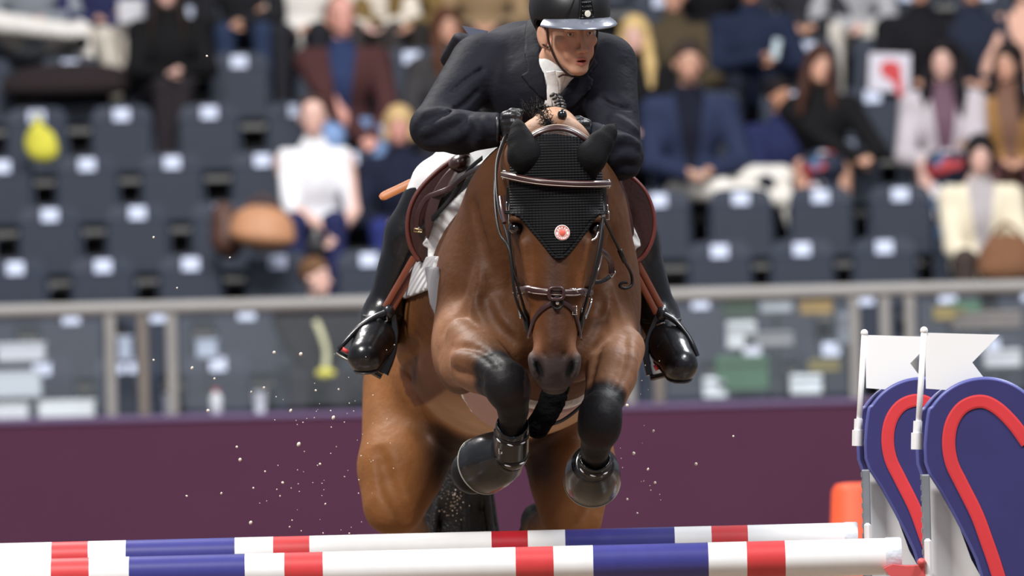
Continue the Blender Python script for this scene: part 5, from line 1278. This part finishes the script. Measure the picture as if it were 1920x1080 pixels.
spectator('person in olive brown patterned jacket, top row beside the rider', 748, -48, 7, (122, 100, 62), (48, 44, 42), (70, 52, 40), 'short')
spectator('woman with long brown hair in dark grey coat, left of the rider', 838, 50, 5, (62, 60, 62), (50, 48, 50), (84, 54, 40), 'long', 'warm', turn=15, fem=True, tilt=-8, lean=.1)
spectator('woman in white short-sleeved shirt and navy jeans, smiling', 587, 220, 3, (236, 236, 240), (42, 46, 84), (74, 56, 48), 'receding', 'pale', s=1.02, hands=((.06, -.36, .10), (.12, -.38, .06)), sleeve='short', fem=True, lean=.1)
spectator('blonde spectator in sparkly navy top, half hidden by the rider', 748, 236, 3, (30, 34, 52), (44, 52, 110), (198, 168, 120), 'bob', 'red', fem=True, lean=.12)
spectator('brown-haired child in black coat with yellow lanyard, looking right', 592, 520, 0, (28, 26, 30), (40, 38, 44), (104, 76, 54), 'short', 'pale', s=.93, dy=.07, turn=62, hands=((.10, -.34, .06), (.17, -.30, .04)), lean=.14)
# right block
spectator('blonde woman with long hair in black top, right behind the rider', 1190, 66, 5, BLK, DK, (206, 176, 120), 'long', 'pale', fem=True, turn=-10)
spectator('man with beard, navy blazer and white trousers, one leg crossed', 1291, 118, 4, (44, 52, 78), (232, 228, 220), (58, 46, 44), 'beard', 'warm', s=1.1, under=(26, 28, 42), turn=8, hands=((-.02, -.32, .14), (.12, -.34, .16)), knees=((.16, -.38, .04), (.50, -.30, .10)), feet=((.58, -.36, -.02), (.62, -.34, -.30)), lean=.05)
spectator('person in olive brown coat, top row right of the rider', 1262, -10, 6, (78, 68, 52), (40, 38, 40), (44, 34, 30), 'short')
spectator('person in dark navy jacket holding a white phone, top row', 1408, -25, 6, (34, 42, 64), (30, 32, 44), (40, 34, 34), 'short', 'tan', hands=((.04, -.34, .30), (.14, -.36, .26)), lean=.1)
spectator('boy in navy sweater looking right, next to the man in blazer', 1462, 182, 4, (36, 42, 78), (36, 38, 48), (30, 24, 24), 'short', 'tan', s=.86, turn=40, hands=((.06, -.3, .12), (.18, -.34, .02)), lean=.06)
spectator('woman with long brown hair, black top and floral skirt, hands clasped', 1536, 122, 4, BLK, floral('floral_print'), (66, 42, 34), 'long', 'warm', fem=True, turn=22, tilt=10, skirt=True, hands=((.20, -.44, .18), (.28, -.46, .18)), lean=.14)
spectator('person in pale grey jacket and cream trousers, top row', 1592, -62, 7, (172, 172, 176), (206, 200, 190), (60, 44, 40), 'short', 'pale', hands=((.0, -.34, .18), (.06, -.36, .16)))
spectator('woman with long black hair in pale grey coat over print dress', 1768, 112, 4, (192, 184, 190), floral('print_dress'), (26, 22, 26), 'long', 'pale', s=1.05, fem=True, skirt=True, under=(110, 84, 98), hands=((-.06, -.36, .14), (.0, -.38, .12)), lean=.08, turn=-8)
spectator('woman with long dark hair in camel coat, right edge', 1890, 118, 4, (150, 112, 68), (90, 60, 60), (34, 26, 26), 'long', 'warm', s=1.03, fem=True, turn=-25, under=(120, 90, 76))
spectator('woman with short black hair in cream jacket and grey scarf, lower right', 1838, 290, 2, (226, 216, 192), (70, 60, 56), (26, 24, 26), 'bob', 'pale', s=1.0, fem=True, under=(176, 170, 172), hands=((-.02, -.34, .06), (.10, -.34, .08)), lean=.06)
spectator('person in black jacket at the top, above the long-haired woman', 1725, -30, 6, (26, 26, 30), (30, 30, 36), (30, 26, 26), 'short', s=1.05)
spectator('person in dark slate jacket, top row near the right edge', 1822, -40, 6, (38, 44, 60), (32, 34, 42), (30, 26, 26), 'short', s=1.05)
spectator('person in peach pink top, top right corner', 1925, -25, 6, (224, 178, 158), (80, 70, 66), (50, 40, 36), 'bob', 'pale', fem=True)
spectator('person in black jacket at the top, behind the bearded man', 1330, -50, 7, (24, 24, 28), (30, 30, 34), (34, 28, 26), 'short')
spectator('person in dark trousers and tan coat, top row behind the rider', 905, -40, 7, (150, 126, 96), (40, 38, 40), (60, 48, 40), 'short')
spectator('person in a charcoal jumper at the top, between grey and dark jackets', 1500, -48, 7, (50, 50, 56), (40, 40, 44), (90, 70, 50), 'short')

# ------------------------------------------------------------------ belongings on and around the seats
def blob_bag(name, label, cat, c, r, R, m, strapm=None, handle=True):
    t = thing(name, label, cat, c); e = SDF(); e.ell(c, r, R, k=.03); e.ell(np.asarray(c) + V(0, -r[1] * .2, -r[2] * .45), np.asarray(r) * V(1.02, 1.0, .5), R, k=.06)
    sdf_obj('bag_body', e, .012, m, t)
    a, b = np.asarray(c) + V(-r[0] * .7, 0, r[2] * .6), np.asarray(c) + V(r[0] * .7, 0, r[2] * .6)
    if handle: mb = MB(); mb.tube([a, (a + b) / 2 + V(0, 0, r[2] * .8), b], .012, 8, n=6); mb.build('bag_handle', strapm or m, t)
    return t
mTanBag = mat('tan_leather_bag', (186, 134, 98), .6, noise=.1); mBrBag = mat('brown_leather_bag', (84, 54, 42), .6, noise=.1)
blob_bag('handbag', 'large tan and brown handbag on the seat left of the woman in white', 'bag', W(492, 425, row_y(2) - .2), (.19, .12, .13), rotm(0, 8, 0), mTanBag, mBrBag)
blob_bag('jacket_bundle', 'dark brown folded coat on the seat beside the tan handbag', 'coat', W(425, 430, row_y(2) - .02), (.09, .10, .17), rotm(0, -10, 0), mBrBag, handle=False)
blob_bag('handbag', 'brown suede handbag on the lap of the woman in cream jacket', 'bag', W(1888, 485, row_y(2) - .62), (.17, .10, .15), rotm(0, 0, 0), mat('brown_suede', (122, 84, 58), .9, noise=.15))
blob_bag('coat', 'dark brown coat laid over the seats under the white-trousered legs', 'coat', W(130, 150, row_y(6) - .10), (.42, .14, .11), None, mat('dark_brown_wool', (36, 26, 28), .95), handle=False)
mYel = mat('yellow_cloth', (212, 206, 70), .8, noise=.08)
p = W(76, 268, row_y(4) - .0); t = thing('tote_bag', 'bright yellow bag hanging on a seat at the left', 'bag', p); e = SDF(); e.ell(p, (.10, .05, .10)); e.rc(p + V(-.02, 0, .06), p + V(-.01, 0, .14), .05, .02, .03); e.ell(p + V(.02, 0, -.05), (.09, .05, .07))
sdf_obj('bag_body', e, .01, mYel, t); mb = MB(); mb.tube([p + V(-.05, 0, .08), p + V(-.02, -.02, .19), p + V(.03, 0, .08)], .008, 8, n=5); mb.build('bag_handle', mat('dark_yellow_strap', (140, 130, 50), .8), t)
# programme with a red figure stuck over a seat back
p = W(1668, 136, row_y(5) + .12); t = thing('poster', 'white printed card with a red shape held up beside the pale grey coat', 'poster', p, None)
mb = MB(); R = rotm(0, 3, 0); mb.box(p, (.26, .008, .24), R, bev=.003); mb.build('card', mat('white_card', (218, 214, 226), .6), t, smooth=False)
mRedC = mat('red_print', (206, 66, 70), .6); poly = [(-.06, .045), (-.02, .075), (.03, .07), (.07, .05), (.075, -.03), (.085, -.15), (.045, -.15), (.02, -.06), (-.03, -.03), (-.055, -.005)]
mb = MB(); mb.prism([p + V(a, -.006, b) for a, b in poly], (0, -1, 0), .003); mb.build('red_shape', mRedC, t, smooth=False)
# bottle, cups and papers seen through the glass
def bottle(label, px, py, y, c, capc, h=.2):
    p = W(px, py, y); p[2] = zt + h / 2 + .003; t = thing('drink_bottle', label, 'bottle', p - V(0, 0, h / 2), 'bottles and cups behind the glass')
    mb = MB(); mb.lathe([(.028, -.5 * h), (.033, -.46 * h), (.033, .2 * h), (.014, .38 * h), (.014, .42 * h)], p, (0, 0, 1), 20); mb.build('bottle_body', mat('bottle_plastic', c, .3), t, auto=50)
    mb = MB(); mb.lathe([(.017, .40 * h), (.017, .5 * h), (.012, .52 * h)], p, (0, 0, 1), 16); mb.build('bottle_cap', mat('cap_plastic', capc, .4), t, auto=50)
bottle('small white bottle with red cap behind the glass at the left', 405, 745, BW + .2, (214, 218, 224), (200, 50, 56), .14)
def cup(label, px, py, y, c, h=.12):
    p = W(px, py, y); p[2] = zt + h / 2 + .003; t = thing('paper_cup', label, 'cup', p - V(0, 0, h / 2), 'bottles and cups behind the glass')
    mb = MB(); mb.lathe([(.030, -h / 2), (.042, h / 2), (.045, h / 2 + .003), (.040, h / 2), (.028, -h / 2 + .01)], p, (0, 0, 1), 20); mb.build('cup_wall', mat('cup_paper', c, .6), t, auto=50)
cup('white cup standing right of the red-capped bottle behind the glass', 487, 738, BW + .2, (214, 222, 230))
cup('pale cup standing left of the red-capped bottle behind the glass', 318, 750, BW + .2, (196, 208, 220))
PB = [(40, 662, 90, 34, (206, 214, 224)), (30, 722, 95, 50, (190, 200, 210)), (125, 768, 105, 32, (222, 230, 236)), (20, 772, 70, 30, (214, 220, 228)), (235, 655, 26, 44, (178, 190, 210)), (388, 655, 40, 34, (180, 194, 216))]
for i, (px, py, w, h, c) in enumerate(PB):
    y = 25.35; p = W(px, py, y); s_ = S(y); t = thing('pale_box', 'pale plastic box behind the glass at lower left, %s' % ['topmost at the left edge', 'wide and mid height', 'longest, right above the barrier', 'lowest at the left corner', 'narrow, by the first post', 'narrow, right of the third post'][i], 'box', p - V(0, 0, h / s_ / 2), 'pale boxes behind the glass')
    mb = MB(); mb.box(p, (w / s_, .18, h / s_), bev=.012); mb.build('box_body', mat('pale_plastic', c, .5), t, smooth=False)
    mb = MB(); mb.box(p + V(0, 0, h / s_ / 2), (w / s_ + .012, .19, .012), bev=.003); mb.build('box_lid', mat('pale_lid', tuple(min(x + 8, 255) for x in c), .5), t, smooth=False)
PG = [(1385, 580, 64, 30, (36, 62, 44), 'dark green, upper left of the group'), (1390, 628, 56, 52, (206, 216, 220), 'white square, under the dark green one'), (1455, 572, 60, 30, (150, 160, 168), 'grey, between green and gold'), (1530, 577, 62, 26, (150, 124, 66), 'gold brown, upper middle'), (1440, 636, 96, 28, (138, 142, 146), 'long grey, beside the white square'),
      (1392, 700, 100, 66, (58, 100, 74), 'big mid green, low'), (1545, 686, 60, 24, (126, 118, 68), 'gold brown, lower middle'), (1340, 727, 44, 40, (214, 224, 232), 'white, low left'), (1511, 721, 60, 38, (216, 226, 234), 'white, low centre'), (1410, 655, 34, 28, (206, 214, 230), 'small white, mid height'),
      (1780, 588, 60, 26, (150, 132, 66), 'gold brown, right of the far posts'), (1850, 600, 130, 34, (122, 116, 112), 'taupe, at the right edge'), (1810, 575, 56, 22, (64, 110, 80), 'green, right of the far posts'), (1590, 616, 40, 60, (120, 130, 142), 'tall grey, left of the post'), (1880, 672, 70, 34, (200, 206, 214), 'white, at the right edge')]
for i, (px, py, w, h, c, d) in enumerate(PG):  # blocks added in place of glass reflections and seat number squares
    y = 25.32; p = W(px, py, y); s_ = S(y); t = thing('placeholder', 'crate added behind the glass at right, %s' % d, 'placeholder', p - V(0, 0, h / s_ / 2), 'added placeholders behind the glass at right')
    mb = MB(); mb.box(p, (w / s_, .16, h / s_), bev=.01); mb.build('placeholder_body', mat('placeholder_plastic', c, .55, noise=.15), t, smooth=False)
    mb = MB(); mb.box(p + V(0, -.085, h / s_ * .3), (w / s_ * .9, .012, h / s_ * .12), bev=.003); mb.build('placeholder_rib', mat('placeholder_rib', tuple(int(x * .9) for x in c), .5), t, smooth=False)
zfl = ROWZ[0] - .84
for nm, L_, lab in (('left', PB, 'dark metal rack holding pale boxes behind the glass at lower left'), ('right', PG, 'dark metal rack holding placeholders behind the glass at right')):
    y = 25.33; xs_ = [W(q[0], q[1], y)[0] for q in L_]; t = thing('storage_rack', lab, 'rack', (np.mean(xs_), y, zfl)); mR = mat('dark_rack_metal', (52, 56, 64), .5)
    for q in L_:
        p = W(q[0], q[1], y); hh = q[3] / S(y) / 2 + .007; mb = MB(); mb.box((p[0], y, p[2] - hh), (q[2] / S(y) + .03, .16, .012)); mb.build('shelf_board', mR, t, smooth=False)
        mb = MB(); mb.box((p[0], y + .09, (p[2] - hh + zfl) / 2), (.02, .02, p[2] - hh - zfl)); mb.build('rack_post', mR, t, smooth=False)
# lanyard and yellow glove of the child, scarf
p = W(603, 650, row_y(0) - .52); mb = MB(); mb.ribbon([W(592, 602, row_y(0) - .50), W(604, 630, row_y(0) - .54), W(612, 660, row_y(0) - .56), W(610, 690, row_y(0) - .60)], (0, -1, 0), .035, .008, 5); lan = mb.build('lanyard', mat('pale_yellow_ribbon', (190, 188, 150), .7)); tag(lan, 'pale ribbon lanyard on the black coat of the child', 'lanyard')
e = SDF(); q = W(608, 700, row_y(0) - .64); e.ell(q, (.05, .03, .03)); e.rc(q, q + V(.05, 0, .0), .022, .015, .02); yg = sdf_obj('yellow_scarf', e, .008, mYel); tag(yg, 'yellow crumpled cloth in the lap of the child in black', 'scarf')
# paper in the raised hand of the person in navy jacket, top left
p = W(246, 22, row_y(7) - .72); t = thing('paper_bundle', 'white folded paper held by the person in navy jacket, top left', 'paper', p)
mb = MB(); mb.box(p, (.17, .03, .15), rotm(10, 0, 0), bev=.01); mb.build('sheet', mat('white_paper', (216, 216, 222), .7), t, smooth=False)
p = W(1455, 92, row_y(6) - .66); t = thing('phone', 'pale phone held by the person in dark navy jacket, top row', 'phone', p)
mb = MB(); mb.box(p, (.05, .012, .13), rotm(0, 12, 0), bev=.005); mb.build('phone_case', mat('pale_phone', (196, 212, 220), .3), t, smooth=False)

# ------------------------------------------------------------------ sand thrown up by the hooves
SP = [(388, 105), (431, 483), (288, 445), (332, 540), (545, 770), (497, 884), (514, 661), (564, 664), (402, 710), (471, 735), (495, 727), (592, 732), (620, 770), (625, 783), (390, 770), (560, 833), (470, 980), (543, 988), (415, 925), (450, 862), (350, 930), (1215, 880), (1305, 870), (1228, 905), (1195, 962), (1375, 818), (1188, 850), (1176, 936), (1225, 808), (530, 905), (610, 945), (655, 1000), (475, 915), (525, 930), (600, 870), (635, 730), (1170, 700), (1176, 760), (444, 838), (288, 675), (360, 690)]
mb = MB()
for px, py in SP:
    r = random.uniform(.0025, .0055); mb.ell(K(px, py, random.uniform(-.5, .5)), (r, r, r * random.uniform(.7, 1.5)), rotm(random.uniform(0, 90), 30, 0), 6, 4)
for i in range(60):
    a = random.gauss(0, 1); r = random.uniform(.0008, .0032); mb.ell(K(848 + 12 * a, random.triangular(915, 990, 925), random.uniform(1.2, 1.5)), (r, r, r), None, 6, 4)
for i in range(60):
    r = random.uniform(.001, .0022); mb.ell(K(random.uniform(480, 700), random.uniform(640, 1000), random.uniform(-.4, .6)), (r, r, r), None, 6, 4)
for i in range(26):
    r = random.uniform(.001, .002); mb.ell(K(random.choice([random.uniform(1160, 1240), random.uniform(640, 740)]), random.uniform(640, 960), random.uniform(-.4, .4)), (r, r, r), None, 6, 4)
tag(mb.build('flying_sand', mat('pale_sand_grain', (222, 210, 196), .8)), 'pale sand grains thrown up in the air around the jumping horse', 'sand', kind='stuff')
